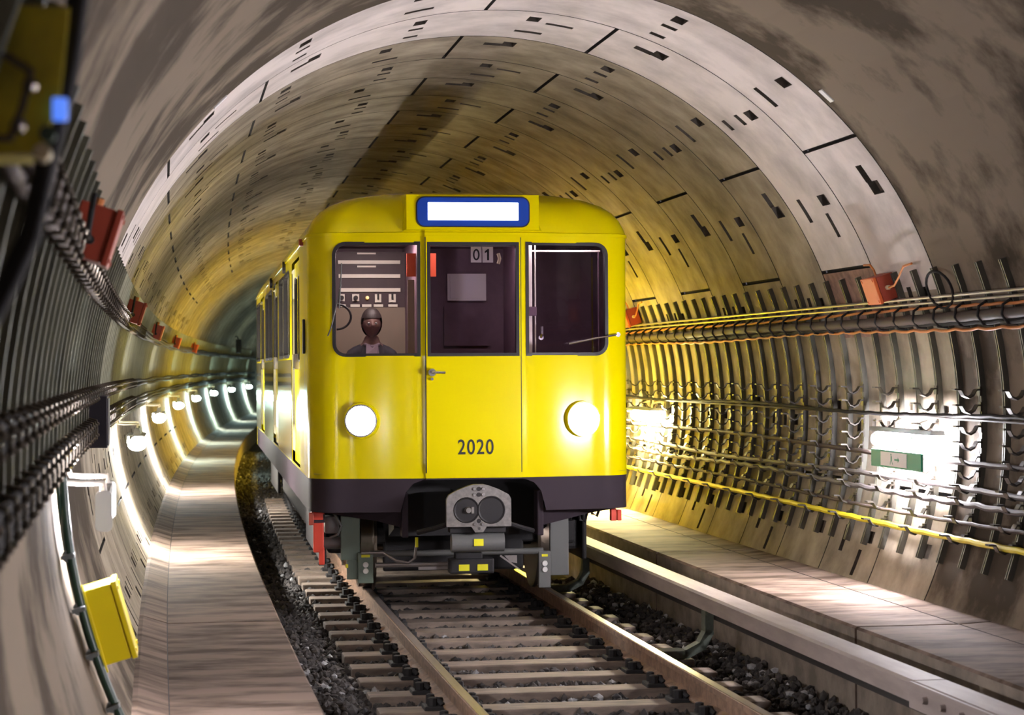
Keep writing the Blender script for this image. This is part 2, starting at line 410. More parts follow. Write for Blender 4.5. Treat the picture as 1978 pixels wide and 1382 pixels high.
under(tr, b.obj('splice_plate', 'cover'))
for s in (-7.0, -2.5, 2.0, 6.5, 11.0):
    b = MB(); F3 = Matrix.Rotation(-s / RC, 3, 'Z'); o0 = pt(s, 0, 0)
    pth = [(1.29, .19), (1.29, .03), (1.24, -.06), (1.13, -.115), (.93, -.12)]
    for (u0, z0), (u1, z1) in zip(pth[:-1], pth[1:]):
        mid = Vector(((u0 + u1) / 2, 0, (z0 + z1) / 2)); dx = Vector((u1 - u0, 0, z1 - z0)); L = dx.length; ang = math.atan2(dx.z, dx.x)
        b.box(o0 + F3 @ mid, (L + .03, .11, .06), M=F3 @ Matrix.Rotation(-ang, 3, 'Y'))
    b.rbox(o0 + F3 @ Vector((1.0, 0, -.115)), (.22, .18, .06), .01, M=F3)
    under(tr, b.obj('support_bracket', 'bracket'))

# ------------------------------------------------------------------ cable mounting rails on the walls
def rib_mesh(name, t0, t1, side):
    b = MB(); n = 14; u0, z0 = uz(t1, RA)
    pr = []
    for i in range(n + 1):
        th = t0 + (t1 - t0) * i / n
        (ua, za), (ub, zb) = uz(th, RA + .004), uz(th, RA - .038)
        pr.append(((ua - u0, za - z0), (ub - u0, zb - z0)))
    w = .021
    for i in range(n + 1):
        (a, b_) = pr[i]
        b.v += [(a[0], -w, a[1]), (b_[0], -w, b_[1]), (b_[0], -.007, b_[1]), ((b_[0] * .6 + a[0] * .4), -.007, b_[1] * .6 + a[1] * .4), ((b_[0] * .6 + a[0] * .4), .007, b_[1] * .6 + a[1] * .4), (b_[0], .007, b_[1]), (b_[0], w, b_[1]), (a[0], w, a[1])]
    for i in range(n):
        for j in range(7): b.f.append((i * 8 + j, i * 8 + j + 1, (i + 1) * 8 + j + 1, (i + 1) * 8 + j)); b.m.append(0)
    b.f += [tuple(range(8)), tuple(n * 8 + j for j in range(8))]; b.m += [0, 0]
    return b.mesh(name, 'rib' if side > 0 else 'rib_left'), (u0, z0)
HZ = [1.72, 1.62, 1.485, 1.385, 1.29, 1.20, 1.11, 1.03, .91, .79]
def hook_mesh(z, u0, z0):
    b = MB(); uw = wall_u(z, 1) - .036
    path = [(0, .016), (-.03, .014), (-.05, -.02), (-.08, -.036), (-.115, -.02), (-.135, .016), (-.18, .018)]
    top = [(x, zz) for x, zz in path]; bot = [(x, zz - .011) for x, zz in path[::-1]]
    b.prism([(uw + x - u0, z + zz - z0) for x, zz in top + bot], -.032, .032)
    b.box((uw - .004 - u0, 0, z - z0), (.012, .05, .06))
    return b.mesh('cable_hook', 'hook')
def clip_mesh(th, u0, z0, side, w=.05, big=1.0):
    b = MB(); pts = []
    for q in (-3.2, -2.4, 0, 2.4, 3.2):
        r = RA - .042 - (.082 if abs(q) < 2 else .06 if abs(q) < 3 else .0) * (1 if side > 0 else .75)
        u, z = uz(th + q * big * side, r); pts.append((u - u0, 0, z - z0))
    b.tube(pts, .009, 6)
    return b
RM, rb = rib_mesh('mounting_rail', 69.1, 109.3, 1)
hooks = [hook_mesh(z, *rb) for z in HZ]
cb = clip_mesh(75.75, rb[0], rb[1], 1, big=.5).mesh('cable_clip', 'blackcable')
iR = 0
s = -6.36
while s < 8.6:
    r = link('mounting_rail', RM, **at(s, *rb))
    link('cable_clip', cb, r)
    hooked = iR % 2 == 0
    if hooked:
        for h in hooks: link('cable_hook', h, r)
    n = iR
    if s < 6.0:
        d = 'hooked mounting rail' if hooked else 'plain mounting rail'
        ref = [(-2.6, 'the near orange-lit box'), (5.65, 'the orange-lit box beside the train')]
        k, nm = min(((abs(s - a), b) for a, b in ref))
        q = int(round(k / RIB)); sgn = 'this side of' if s < (-2.6 if 'near' in nm else 5.65) else 'beyond'
        tag(r, f'{d}, right wall, {ORD[max(q - 1, 0)] if q else "right below"} {sgn if q else "level with"} {nm}', 'mounting rail', 'cable mounting rails on the right wall')
    else: tag(r, 'steel mounting rail on the right wall hidden behind the train front', 'mounting rail', 'mounting rails behind the train')
    s += RIB; iR += 1
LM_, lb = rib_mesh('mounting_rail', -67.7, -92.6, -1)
LM2 = LM_.copy(); LM2.materials.clear(); LM2.materials.append(MT['rib_bounce_lit'])
def lclip(th, hw):
    b = MB(); pts = []
    for q, r in ((-hw - .25, RA - .04), (-hw, RA - .088), (0, RA - .092), (hw, RA - .088), (hw + .25, RA - .04)):
        u, z = uz(th + q, r); pts.append((u - lb[0], 0, z - lb[1]))
    b.tube(pts, .007, 6)
    for q in (-.6 * hw, .6 * hw):
        u, z = uz(th + q, RA - .094); b.lathe([(-.012, .006), (0, .013), (.012, .006)], (u - lb[0], 0, z - lb[1]), 'Y', 8)
    return b.mesh('cable_clip', 'darkclip')
lc = [lclip(-73.5, 1.15), lclip(-85.65, .8), lclip(-90.1, 1.2)]
s = -13.55; iL = 0
LREF = [(-9.4, 'the near dark red box'), (-3.2, 'the dark cabinet'), (1.8, 'the second red box')]
while s < 66:
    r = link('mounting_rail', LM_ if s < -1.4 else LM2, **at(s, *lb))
    if s < 8:
        for m_ in lc: link('cable_clip', m_, r)
    if s < 4.2:
        k, a, nm = min(((abs(s - a), a, b) for a, b in LREF)); q = int(round(k / RIB))
        tag(r, (f'grey mounting rail, left wall, {ORD[max(q - 1, 0)]} {"in front of" if s < a else "beyond"} {nm}' if q else f'tall grey mounting rail on the left wall, level with {nm}'), 'mounting rail', 'mounting rails on the left wall')
    else: tag(r, 'one of the tightly packed distant mounting rails on the left wall', 'mounting rail', 'distant mounting rails on the left wall')
    s += RIB; iL += 1

# ------------------------------------------------------------------ cables
def cable(name, path, s0, s1, r, mt, label, ds=None, jig=.0, n=8, cat='cable'):
    ds = ds or RIB / 3; b = MB(); pts = []; k = int((s1 - s0) / ds); ph = random.uniform(0, 6.28)
    for i in range(k + 1):
        s = s0 + (s1 - s0) * i / k; u, z = path(s)
        sag = -jig * (.5 - .5 * math.cos(2 * PI * s / RIB))
        wob = jig * .8 * math.sin(s * .9 + ph)
        pts.append(pt(s, u + wob * .3, z + sag + wob))
    b.tube(pts, r, n); o = b.obj(name, mt, smooth=True); return tag(o, label, cat)
def onwall(th, gap): return lambda s: uz(th, RA - gap)
def onhook(z, dz=0): 
    return lambda s: (wall_u(z, 1) - .036 - .075 + .02 * math.sin(s * .7 + z * 9), z - .02 + dz + .012 * math.sin(s * .55 + z * 20))
cable('conduit', onwall(73.0, .055), -11, 12, .011, 'conduit', 'thin bright steel conduit along the top edge of the right wall cable run', cat='conduit')
cable('conduit', onwall(73.75, .055), -11, 12, .010, 'conduit', 'second thin steel conduit just below the topmost one on the right wall', cat='conduit')
cable('orange_cable', onwall(74.5, .06), -11, 12, .010, 'orangecable', 'thin orange cable running above the thick black cable on the right wall', jig=.008)
cable('black_cable', onwall(75.75, .085), -11, 14, .034, 'browncable', 'thick dark cable, the fattest of the right wall bundle', jig=.006, n=12)
cable('black_cable', onwall(76.6, .07), -11, 14, .018, 'blackcable', 'slim black cable lying directly beneath the thick one on the right wall', jig=.01)
cable('orange_cable', onwall(77.3, .07), -11, 14, .010, 'orangecable', 'sagging orange cable at the bottom of the upper right wall bundle', jig=.014)
cable('black_cable', lambda s: (wall_u(1.56, 1) - .06, 1.555 + .01 * math.sin(s)), -11, 14, .014, 'blackcable', 'thin black cable strung level below the second row of wall hooks', jig=.006)
cable('conduit', lambda s: (wall_u(1.53, 1) - .05, 1.535), -11, 14, .010, 'browncable', 'thin brown conduit under the level black cable on the right wall', cat='conduit')
cable('grey_cable', onhook(1.29), -11, 14, .018, 'browncable', 'dark grey cable on the hooks passing behind the green sign', jig=.004)
cable('grey_cable', onhook(1.11, .0), -11, 14, .019, 'greycable', 'grey cable on the hooks just under the green sign', jig=.006)
cable('grey_cable', onhook(1.03, .0), -11, 14, .020, 'greycable', 'wavy pale grey cable on the hooks, second above the yellow cable', jig=.014)
cable('grey_cable', onhook(.91, .0), -11, 14, .013, 'browncable', 'thin dark cable on the hooks right above the yellow cable', jig=.006)
cable('yellow_cable', lambda s: (wall_u(.79, 1) - .11, .785 + .008 * math.sin(s * .8)), -11, 14, .021, 'yellowcable', 'bright yellow cable on the lowest hooks of the right wall', jig=.006)
for i, (th, g, r, lab) in enumerate([(-72.6, .06, .016, 'uppermost black cable of the high bundle on the left wall'), (-73.2, .068, .017, 'second black cable from the top in the high left wall bundle'), (-73.8, .068, .017, 'third black cable from the top in the high left wall bundle'), (-74.4, .06, .016, 'lowest black cable of the high bundle on the left wall')]):
    cable('black_cable', onwall(th, g), -13.28, 70, r, 'browncable', lab, jig=.012)
for i, (th, g, r, lab) in enumerate([(-85.2, .06, .018, 'upper cable of the middle pair on the left wall'), (-86.1, .06, .018, 'lower cable of the middle pair on the left wall'), (-89.3, .06, .018, 'top cable of the lowest left wall bundle, above the lamps'), (-90.1, .065, .022, 'middle cable of the lowest left wall bundle, above the lamps'), (-90.9, .06, .018, 'bottom cable of the lowest left wall bundle, above the lamps')]):
    cable('black_cable', onwall(th, g), -15.5, 70, r, 'blackcable', lab, jig=.010)
# coiled loop and tails on the right wall
b = MB(); u, z = uz(72.0, RA - .06); pts = []
for i in range(25):
    a = 2 * PI * i / 24 * 1.08
    uu, zz = uz(72.0 + 2.6 * math.cos(a), RA - .065); pts.append(pt(-3.75 + .22 * math.sin(a), uu, zz))
b.tube(pts, .009, 6); tag(b.obj('cable_loop', 'blackcable', smooth=True), 'loop of thin black cable hanging to the right of the near orange-lit box', 'cable')

# ------------------------------------------------------------------ boxes on the walls
def radial_frame(s, th):
    u, z = uz(th, 1.0); e = Vector((u - UT, 0, z - ZT)).normalized()     # outward radial, local
    t = Vector((0, 1, 0)); k = e.cross(t)
    M = Matrix((e, t, k)).transposed()
    return Matrix.Rotation(-s / RC, 3, 'Z') @ M
def wallbox(name, s, th, d, r_out, mts, label, cat, lid=True, group=None):      # d = (radial depth, along, tangential)
    F = radial_frame(s, th); u, z = uz(th, r_out); base = pt(s, u, z)
    t = empty(name, base); tag(t, label, cat, group)
    b = MB(); b.rbox(F @ Vector((-d[0] * .42, 0, 0)), (d[0] * .84, d[1], d[2]), .006, M=F); b.obj('case', mts[0], t)
    if lid:
        b = MB(); b.rbox(F @ Vector((-d[0] * .93, 0, 0)), (d[0] * .16, d[1] + .012, d[2] + .012), .005, M=F)
        for a, c in ((-1, -1), (-1, 1), (1, -1), (1, 1)): b.box(F @ Vector((-d[0] * 1.015, a * d[1] * .42, c * d[2] * .42)), (.008, .016, .016), M=F)
        b.obj('lid', mts[1], t)
    return t, F
def gland(t, F, p, q, r, mt, name='cable_gland'):
    b = MB(); b.tube([F @ Vector(p), F @ Vector(q)], r, 10); return b.obj(name, mt, t)
def tail(t, F, pts, r, mt):
    b = MB(); b.tube([F @ Vector(p) for p in pts], r, 6); return b.obj('cable_tail', mt, t, smooth=True)
for s, lab in ((-2.72, 'orange-lit red junction box on the right wall above the cable bundle, nearer the viewer'), (5.66, 'small orange-lit red junction box on the right wall just past the train edge')):
    t, F = wallbox('junction_box', s, 70.8, (.15, .26, .18), RA - .02, ('redbox', 'redbox_lit'), lab, 'junction box')  # one red box: case in its unlit red, lid in its lit orange
    gland(t, F, (-.07, -.13, .0), (-.07, -.17, -.0), .016, 'cream')
    tail(t, F, [(-.07, -.17, 0), (-.075, -.3, .01), (-.07, -.42, .06), (-.06, -.55, .13), (-.05, -.7, .14)], .008, 'orangecable')
    tail(t, F, [(-.05, .08, .09), (-.05, .08, .13), (-.05, .12, .17), (-.05, .25, .175)], .008, 'orangecable')
for s, th, lab in ((-9.35, -72.1, 'large dark red junction box high on the left wall beside the near cable bundle'), (1.6, -71.7, 'red junction box on the left wall, second from the viewer'), (11.8, -71.6, 'bright orange red junction box on the left wall, third from the viewer'), (22.0, -71.9, 'tiny orange junction box on the left wall, fourth from the viewer'), (32.2, -72.0, 'faint red junction box on the left wall, fifth and farthest')):
    t, F = wallbox('junction_box', s, th, (.15, .30, .19), RA - .03, ('redbox', 'redbox' if s < 8 else 'redbox_lit'), lab, 'junction box')
    gland(t, F, (-.07, -.15, .03), (-.07, -.19, .03), .016, 'blackcable')
    tail(t, F, [(-.07, -.19, .03), (-.06, -.26, .01), (-.05, -.27, -.06), (-.04, -.2, -.12)], .01, 'blackcable')
    gland(t, F, (-.05, .05, -.095), (-.05, .05, -.13), .02, 'orangecable')
# yellow box on the green pipe
t, F = wallbox('yellow_box', -7.35, -106.0, (.155, .30, .34), RA - .065, ('yellowbox', 'yellowbox'), 'yellow box fixed low on the left wall next to the green pipe', 'box')
b = MB(); b.rbox(F @ Vector((.0, -.152, .0)), (.035, .014, .40), .004, M=F); b.obj('mounting_flange', 'yellowbox', t)
# green pipe with clamps
b = MB(); pts = [pt(-7.55, *uz(th, RA - .05)) for th in np.linspace(-91, -121, 26)]
gp = empty('green_pipe', pts[0]); tag(gp, 'dark green pipe running down the left wall behind the yellow box', 'pipe')
b.tube([p - pts[0] for p in pts], .021, 10); b.obj('pipe', 'greenpipe', gp, smooth=True)
for th in (-99.0, -103.8, -108.0, -113, -117.5):
    F = radial_frame(-7.55, th); c = pt(-7.55, *uz(th, RA - .04)) - pts[0]
    b = MB(); b.rbox(c, (.06, .12, .02), .004, M=F); b.lathe([(-.016, .028), (.016, .028)], c, 'Y', 12); b.obj('clamp', 'clampsteel', gp)
cable('black_cable', lambda s: uz(-92.5 - 28 * (s + 7.6) / .45, RA - .03), -7.6, -7.15, .009, 'greenpipe', 'thin dark green cable running alongside the green pipe', ds=.01)
# dark cabinet
t = empty('wall_cabinet', pt(-3.0, -2.95, 1.39), 3.0 / RC); tag(t, 'tall black wall cabinet on the left wall that the cables run into', 'cabinet')
b = MB(); b.rbox((.07, .0, .165), (.14, .40, .33), .006); b.obj('case', 'darkcab', t)
b = MB(); b.rbox((.142, 0, .165), (.010, .37, .30), .003); b.obj('door', 'darkcab', t)
b = MB(); b.box((.148, .12, .165), (.008, .02, .05)); b.obj('door_latch', 'lampgrey', t)
# near top left: olive box with blue lamp, black hanging cable
t = empty('signal_box', pt(-13.4, -2.77, 2.23), 13.4 / RC); tag(t, 'blurred olive yellow box at the upper left with a blue lamp on its edge', 'box')
b = MB(); b.prism([(-.10, .0), (.045, .005), (.075, .10), (.09, .24), (-.10, .24)], -.09, .09); b.obj('case', 'olivebox', t)
b = MB(); b.rbox((.075, -.095, .075), (.024, .02, .036), .003); b.obj('indicator_lamp', 'bluelamp', t)
b = MB(); b.lathe([(-.02, .013), (.02, .013)], (.055, -.09, .035), 'Y', 12); b.obj('green_gland', 'greenpipe', t)
b = MB(); b.lathe([(-.03, .013), (.03, .015)], (.047, -.09, .005), 'Y', 12); b.obj('cream_gland', 'cream', t)
b = MB(); b.tube([pt(-13.45, -2.655, 2.56), pt(-13.45, -2.668, 2.49), pt(-13.45, -2.68, 2.40), pt(-13.45, -2.694, 2.326), pt(-13.45, -2.72, 2.22), pt(-13.45, -2.745, 2.106), pt(-13.45, -2.78, 2.03), pt(-13.45, -2.82, 1.95)], .019, 10)
tag(b.obj('black_cable', 'blackcable', smooth=True), 'thick blurred black cable hanging down past the olive box at the upper left', 'cable')
# reflector plates on the ceiling edge ring
for s, th, lab in ((-3.72, 41.9, 'small white marker plate on the ceiling, right of the crown'), (-3.62, -44.4, 'small white marker plate on the ceiling, left of the crown')):
    F = radial_frame(s, th); b = MB(); b.rbox((0, 0, 0), (.012, .07, .11), .003, M=F); o = b.obj('marker_plate', 'white'); o.location = pt(s, *uz(th, RA - .004)); tag(o, lab, 'marker plate')
# far hanging signal
t = empty('hanging_signal', pt(52.7, -2.43, 2.50), -52.7 / RC); tag(t, 'small dark hanging signal box far down the tunnel, left of the train', 'signal')
b = MB(); b.rbox((.0, 0, .12), (.17, .2, .45), .02); b.obj('housing', 'rubber', t); b = MB(); b.tube([(0, 0, .34), (-.06, 0, .45), (-.12, 0, .42)], .02, 6); b.obj('hanger', 'rubber', t)

# ------------------------------------------------------------------ tunnel lamps
def ellipse(a, b_, n=20, c=(0, 0), t0=0, t1=2 * PI):
    return [(c[0] + a * math.cos(t0 + (t1 - t0) * i / n), c[1] + b_ * math.sin(t0 + (t1 - t0) * i / n)) for i in range(n)]
def capsule(mb, c, a, b_, L, n=20):       # rounded elongated diffuser along y
    st = [(-1, .55), (-.97, .85), (-.9, 1), (.9, 1), (.97, .85), (1, .55)]
    o = len(mb.v)
    for y, k in st:
        for x, z in ellipse(a * k, b_ * k, n): mb.v.append((c[0] + x, c[1] + y * L / 2, c[2] + z))
    for i in range(len(st) - 1):
        for j in range(n): mb.f.append((o + i * n + j, o + i * n + (j + 1) % n, o + (i + 1) * n + (j + 1) % n, o + (i + 1) * n + j)); mb.m.append(0)
    mb.f += [tuple(o + j for j in range(n)), tuple(o + (len(st) - 1) * n + j for j in range(n))]; mb.m += [0, 0]
def rr2(x0, x1, z0, z1, r, n=5):
    return [(c[0] + r * math.cos(rad(a0 + 90 * i / n)), c[1] + r * math.sin(rad(a0 + 90 * i / n))) for c, a0 in (((x0 + r, z0 + r), 180), ((x1 - r, z0 + r), 270), ((x1 - r, z1 - r), 0), ((x0 + r, z1 - r), 90)) for i in range(n + 1)]
def left_lamp(s, label, tube='tube'):
    t = empty('tunnel_lamp', pt(s, -2.945, 1.40), -s / RC); tag(t, label, 'lamp')
    for y in (-.32, .32):
        b = MB(); b.tube([(.0, y, .08), (.03, y, .03), (.045, y, -.01), (.10, y, -.015), (.215, y, -.015), (.215, y, -.05)], .0125, 8); b.box((.005, y, .07), (.02, .06, .10)); b.obj('bracket_arm', 'lampwhite', t, smooth=True)
    b = MB(); b.prism([(.19, -.095), (.242, -.095), (.24, -.075), (.235, -.055), (.195, -.055), (.192, -.075)] if s < -6 else [(.117, -.19), (.123, -.19), (.132, -.128), (.29, -.128), (.29, -.12), (.25, -.112), (.235, -.055), (.195, -.055), (.18, -.112), (.117, -.12)], -.41, .41); b.obj('housing', 'lampgrey', t)
    b = MB(); capsule(b, (.215, 0, -.205 if s > -6 else -.15), .085 if s > -6 else .034, .06 if s > -6 else .05, .80); b.obj('diffuser', tube, t, smooth=True)
    if s < -6:
        for y in (-.43, .43): b = MB(); b.prism(rr2(.178, .252, -.222, -.045, .025), y - .03, y + .03); b.obj('end_cap', 'lampwhite', t)
    return t
LL = [(-17.6, 'lamp'), (-7.4 + .4, 'white lamp on two bracket arms on the left wall, nearest the viewer'), (2.9 + .4, 'glowing lamp hanging from a white arm beyond the dark cabinet, second on the left wall'), (13.1 + .4, 'glowing lamp on the left wall, third from the viewer'), (23.3 + .4, 'glowing teal white lamp on the left wall, fourth from the viewer'), (33.5, 'teal glowing lamp on the left wall, fifth from the viewer'), (43.7, 'teal glowing lamp on the left wall, sixth from the viewer'), (54, 'small teal lamp on the left wall, seventh from the viewer'), (64.3, 'tiny teal lamp on the left wall beside the train edge, farthest of all'), (74.5, 'tunnel lamp on the left wall hidden behind the train body'), (84.7, 'tunnel lamp on the left wall hidden far behind the train')]
for s, lab in LL:
    left_lamp(s, lab if lab != 'lamp' else 'lamp on the left wall just behind the viewer', 'tube_teal' if s > 23 else 'tube_green' if s > 0 else 'tube')
# the nearest left lamp carries a pale equipment cap
def right_lamp(s, label):
    zc = 1.36; uw = wall_u(zc, 1); t = empty('tunnel_lamp', pt(s, uw, zc), -s / RC); tag(t, label, 'lamp')
    for y in (-.25, .25):
        b = MB(); b.tube([(0, y, .16), (-.06, y, .15), (-.115, y, .13), (-.125, y, .06)], .011, 8); b.box((-.006, y, .16), (.02, .06, .10)); b.obj('bracket_arm', 'lampwhite', t, smooth=True)
    b = MB(); b.prism([(-.235, .062), (-.062, .062), (-.055, -.012), (-.048, -.012), (-.048, .075), (-.09, .09), (-.17, .09), (-.235, .072)] if s > 0 else [(-.185, .06), (-.075, .06), (-.085, .09), (-.175, .09)], -.62, .62); b.obj('reflector', 'lampgrey', t)
    b = MB(); capsule(b, (-.13, 0, .0), .058, .058, 1.22); b.obj('diffuser', 'tube_added_amber' if s > 8 else 'tube_warm' if s > 0 else 'tube_right', t, smooth=True)
    return t
right_lamp(-2.9, 'blazing white tube lamp on the right wall above the green sign')
right_lamp(5.4, 'white tube lamp on the right wall half hidden by the train edge')
for i, s in enumerate((13.7, 22.0, 30.3)): right_lamp(s, f'tube lamp hidden behind the train, amber tint added, {ORD[i]} past the half hidden one')
right_lamp(-11.2, 'tube lamp on the right wall out of frame nearer the viewer')
# green emergency exit sign
t = empty('exit_sign', pt(-3.12, 2.455, 1.19), 3.12 / RC); tag(t, 'green emergency exit sign with white figure hanging under the blazing right wall lamp', 'sign')
b = MB(); b.rbox((0, 0, .055), (.012, 1.0, .12), .003); b.obj('panel', 'green', t)
b = MB(); b.rbox((.0095, 0, .055), (.006, 1.0, .12), .002); b.obj('bounce_backing', 'lampwhite', t)  # unseen white backing added to keep green bounce off the wall
b = MB(); b.box((-.0075, .03, .055), (.003, .52, .095)); b.obj('overexposed_field', 'white', t)  # white middle stands for the glare of the lamp above
b = MB()                                                    # running figure and arrow
b.box((-.0095, .07, .06), (.002, .02, .035)); b.lathe([(-.001, .008), (.001, .008)], (-.0095, .075, .087), 'X', 10)
b.add([(-.0095, .06, .045), (-.0095, .07, .048), (-.0095, .045, .018), (-.0095, .035, .022)], [(0, 1, 2, 3)]); b.add([(-.0095, .075, .045), (-.0095, .085, .045), (-.0095, .10, .02), (-.0095, .09, .018)], [(0, 1, 2, 3)])
b.box((-.0095, -.03, .055), (.002, .07, .012)); b.add([(-.0095, -.06, .035), (-.0095, -.06, .075), (-.0095, -.09, .055)], [(0, 1, 2)])
b.obj('pictogram', 'green', t)
for y in (-.3, .3):
    b = MB(); b.tube([(0, y, .11), (.0, y, .17)], .006, 6); b.obj('hanger', 'lampwhite', t)

def ellipse2(a, b_, c, n=28): return [(c[0] + a * math.cos(2 * PI * i / n), c[1] + b_ * math.sin(2 * PI * i / n)) for i in range(n)]
# ------------------------------------------------------------------ the train
TR = empty('subway_train', (-0.0285, 0.0002, 0), ROT_TRAIN); tag(TR, 'yellow subway train numbered 2020 with lit headlights standing in the tunnel', 'train')
LEN = 15.5; HW = 1.3
# plan curve of half the front: centre flat, swept side, corner arc, straight side
plan = [(0, -.24), (.385, -.24), (.385, -.225)]
for i in range(1, 7):
    k = i / 6; plan.append((.385 + (.98 - .385) * k, -.225 + .095 * k ** 1.6))
cx, cy, cr = 1.06, .11, .24
for i in range(1, 10):
    a = rad(-100 + 100 * i / 9); plan.append((cx + cr * math.cos(a), cy + cr * math.sin(a)))
plan += [(HW, .5), (HW, 1), (HW, 2), (HW, LEN)]
half = [Vector((x, y)) for x, y in plan]
arc = [0.0]
for a, b_ in zip(half[:-1], half[1:]): arc.append(arc[-1] + (b_ - a).length)
def plan_at(l):
    sg = 1 if l >= 0 else -1; l = abs(l)
    for i in range(len(arc) - 1):
        if l <= arc[i + 1] or i == len(arc) - 2:
            k = (l - arc[i]) / (arc[i + 1] - arc[i]); p = half[i].lerp(half[i + 1], k); n = (half[i + 1] - half[i]).normalized()
            return Vector((sg * p.x, p.y)), Vector((sg * n.y, -n.x))      # point and outward normal
def l_of_x(x):                     # arc length where the front reaches |x|
    lo, hi = 0, arc[-5]
    for _ in range(50):
        mid = (lo + hi) / 2
        if plan_at(mid)[0].x < abs(x): lo = mid
        else: hi = mid
    return math.copysign((lo + hi) / 2, x)
def l_of_y(y, sg=-1): return sg * (arc[-1] - (LEN - y))
def on_shell(l, z, off=0):
    p, n = plan_at(l); return (p.x + n.x * off, p.y + n.y * off, z)
def rrect(l0, l1, z0, z1, r, n=6):           # r = radii (bl, br, tr, tl)
    out = []
    for (cx_, cz_, a0), q in zip(((l0, z0, 180), (l1, z0, 270), (l1, z1, 0), (l0, z1, 90)), r):
        if q <= 0: out.append((cx_, cz_)); continue
        ox = cx_ + (q if cx_ == l0 else -q); oz = cz_ + (q if cz_ == z0 else -q)
        for i in range(n + 1): a = rad(a0 + 90 * i / n); out.append((ox + q * math.cos(a), oz + q * math.sin(a)))
    return out
CUTS = sorted([sg * a for a in arc[1:-1] for sg in (-1, 1)] + [sg * (arc[-1] - q) for q in np.arange(.5, 13, .8) for sg in (-1, 1)] + [0.0])
def shell_patch(mb, outer, holes, off=0.0, mi=0, dl=.06, dz=.25, thick=None):
    """triangulated sheet in (l,z) with holes, wrapped on the body shell"""
    def dense(poly):
        out = []
        for i in range(len(poly)):
            a, b_ = poly[i], poly[(i + 1) % len(poly)]; d = math.hypot(b_[0] - a[0], b_[1] - a[1])
            out.append(a); w = b_[0] - a[0]
            if abs(w) < 1e-6: continue
            cut = [c for c in CUTS if min(a[0], b_[0]) + .004 < c < max(a[0], b_[0]) - .004]
            for c in (cut if w > 0 else cut[::-1]): out.append((c, a[1] + (b_[1] - a[1]) * (c - a[0]) / w))
        return out
    vs = []; faces = []; es = []
    loops = [dense(outer)] + [dense(h) for h in holes]
    for lp in loops:
        o = len(vs); vs += [Vector(p) for p in lp]; es += [(o + i, o + (i + 1) % len(lp)) for i in range(len(lp))]
    l0, l1 = min(p[0] for p in outer), max(p[0] for p in outer); z0, z1 = min(p[1] for p in outer), max(p[1] for p in outer)
    def inside(p, poly):
        c = False; j = len(poly) - 1
        for i in range(len(poly)):
            if (poly[i][1] > p[1]) != (poly[j][1] > p[1]) and p[0] < (poly[j][0] - poly[i][0]) * (p[1] - poly[i][1]) / (poly[j][1] - poly[i][1]) + poly[i][0]: c = not c
            j = i
        return c
    l = l0
    while l < l1:
        z = z0 + dz * .5
        while z < z1:
            p = (l, z)
            if inside(p, outer) and not any(inside(p, h) for h in holes): vs.append(Vector(p))
            z += dz
        l += dl if abs(l) < 2.2 else .6
    r = delaunay_2d_cdt(vs, es, [], 0, 1e-5)
    V, F = r[0], r[2]; o = len(mb.v)
    mb.v += [on_shell(v.x, v.y, off) for v in V]
    for f in F:
        c = sum((V[i] for i in f), Vector((0, 0))) / len(f)
        if inside(c, outer) and not any(inside(c, h) for h in holes): mb.f.append(tuple(o + i for i in f)); mb.m.append(mi)
def frame_ring(mb, inner, outer, off0, off1, mi=0):       # gasket: band between two (l,z) loops with thickness
    n = len(inner)
    for lp, of in ((outer, off1), (inner, off1), (inner, off0)):
        mb.v += [on_shell(p[0], p[1], of) for p in lp]
    o = len(mb.v) - 3 * n
    for k in (0, 1):
        for i in range(n):
            j = (i + 1) % n; mb.f.append((o + k * n + i, o + k * n + j, o + (k + 1) * n + j, o + (k + 1) * n + i)); mb.m.append(mi)
def grow(l0, l1, z0, z1, r, d): return rrect(l0 - d, l1 + d, z0 - d, z1 + d, [max(q + d, 0) if q > 0 else .001 for q in r], 6)
Z0, Z1, ZY = .745, 2.945, 1.012
XL = lambda x: l_of_x(x)
# openings: (name, l0,l1,z0,z1,radii)
ld = .385
RR = .001
win = [('left', XL(-1.105), XL(-.425), 1.985, 2.885, (.10, RR, RR, .10)), ('middle', -.362, .362, 1.985, 2.88, (RR, RR, RR, RR)), ('right', XL(.43), XL(1.105), 1.985, 2.885, (RR, .10, .10, RR))]
side_wins = [(3.42, 4.66), (4.76, 6.02), (8.32, 9.55), (9.65, 10.9), (13.25, 14.15), (14.25, 15.15)]
doors = [(1.42, 2.92, True), (6.55, 8.05, False), (11.6, 13.1, False)]
body = MB()
skirt = MB()
lE = arc[-1]
holes = [rrect(a, b_, z0, z1, r) for _, a, b_, z0, z1, r in win]
for sg in (-1, 1):
    for y0, y1 in side_wins:
        a, b_ = sorted((l_of_y(y0, sg), l_of_y(y1, sg))); holes.append(rrect(a, b_, 2.0, 2.82, (.06,) * 4, 3))
    for y0, y1, _ in doors:
        a, b_ = sorted((l_of_y(y0, sg), l_of_y(y1, sg))); holes.append(rrect(a, b_, 1.03, 2.86, (RR,) * 4, 1))
shell_patch(body, [(-lE, ZY), (lE, ZY), (lE, Z1), (-lE, Z1)], holes)
# skirt with the arched coupler recess
arch = [(-.60, Z0), (-.56, .90), (-.50, .97), (-.42, 1.0), (.42, 1.0), (.50, .97), (.56, .90), (.60, Z0)]
shell_patch(skirt, [(-lE, Z0)] + arch + [(lE, Z0), (lE, ZY), (-lE, ZY)], [], off=-.004, dz=.1)
skirt.obj('skirt', 'skirt', TR, smooth=True)
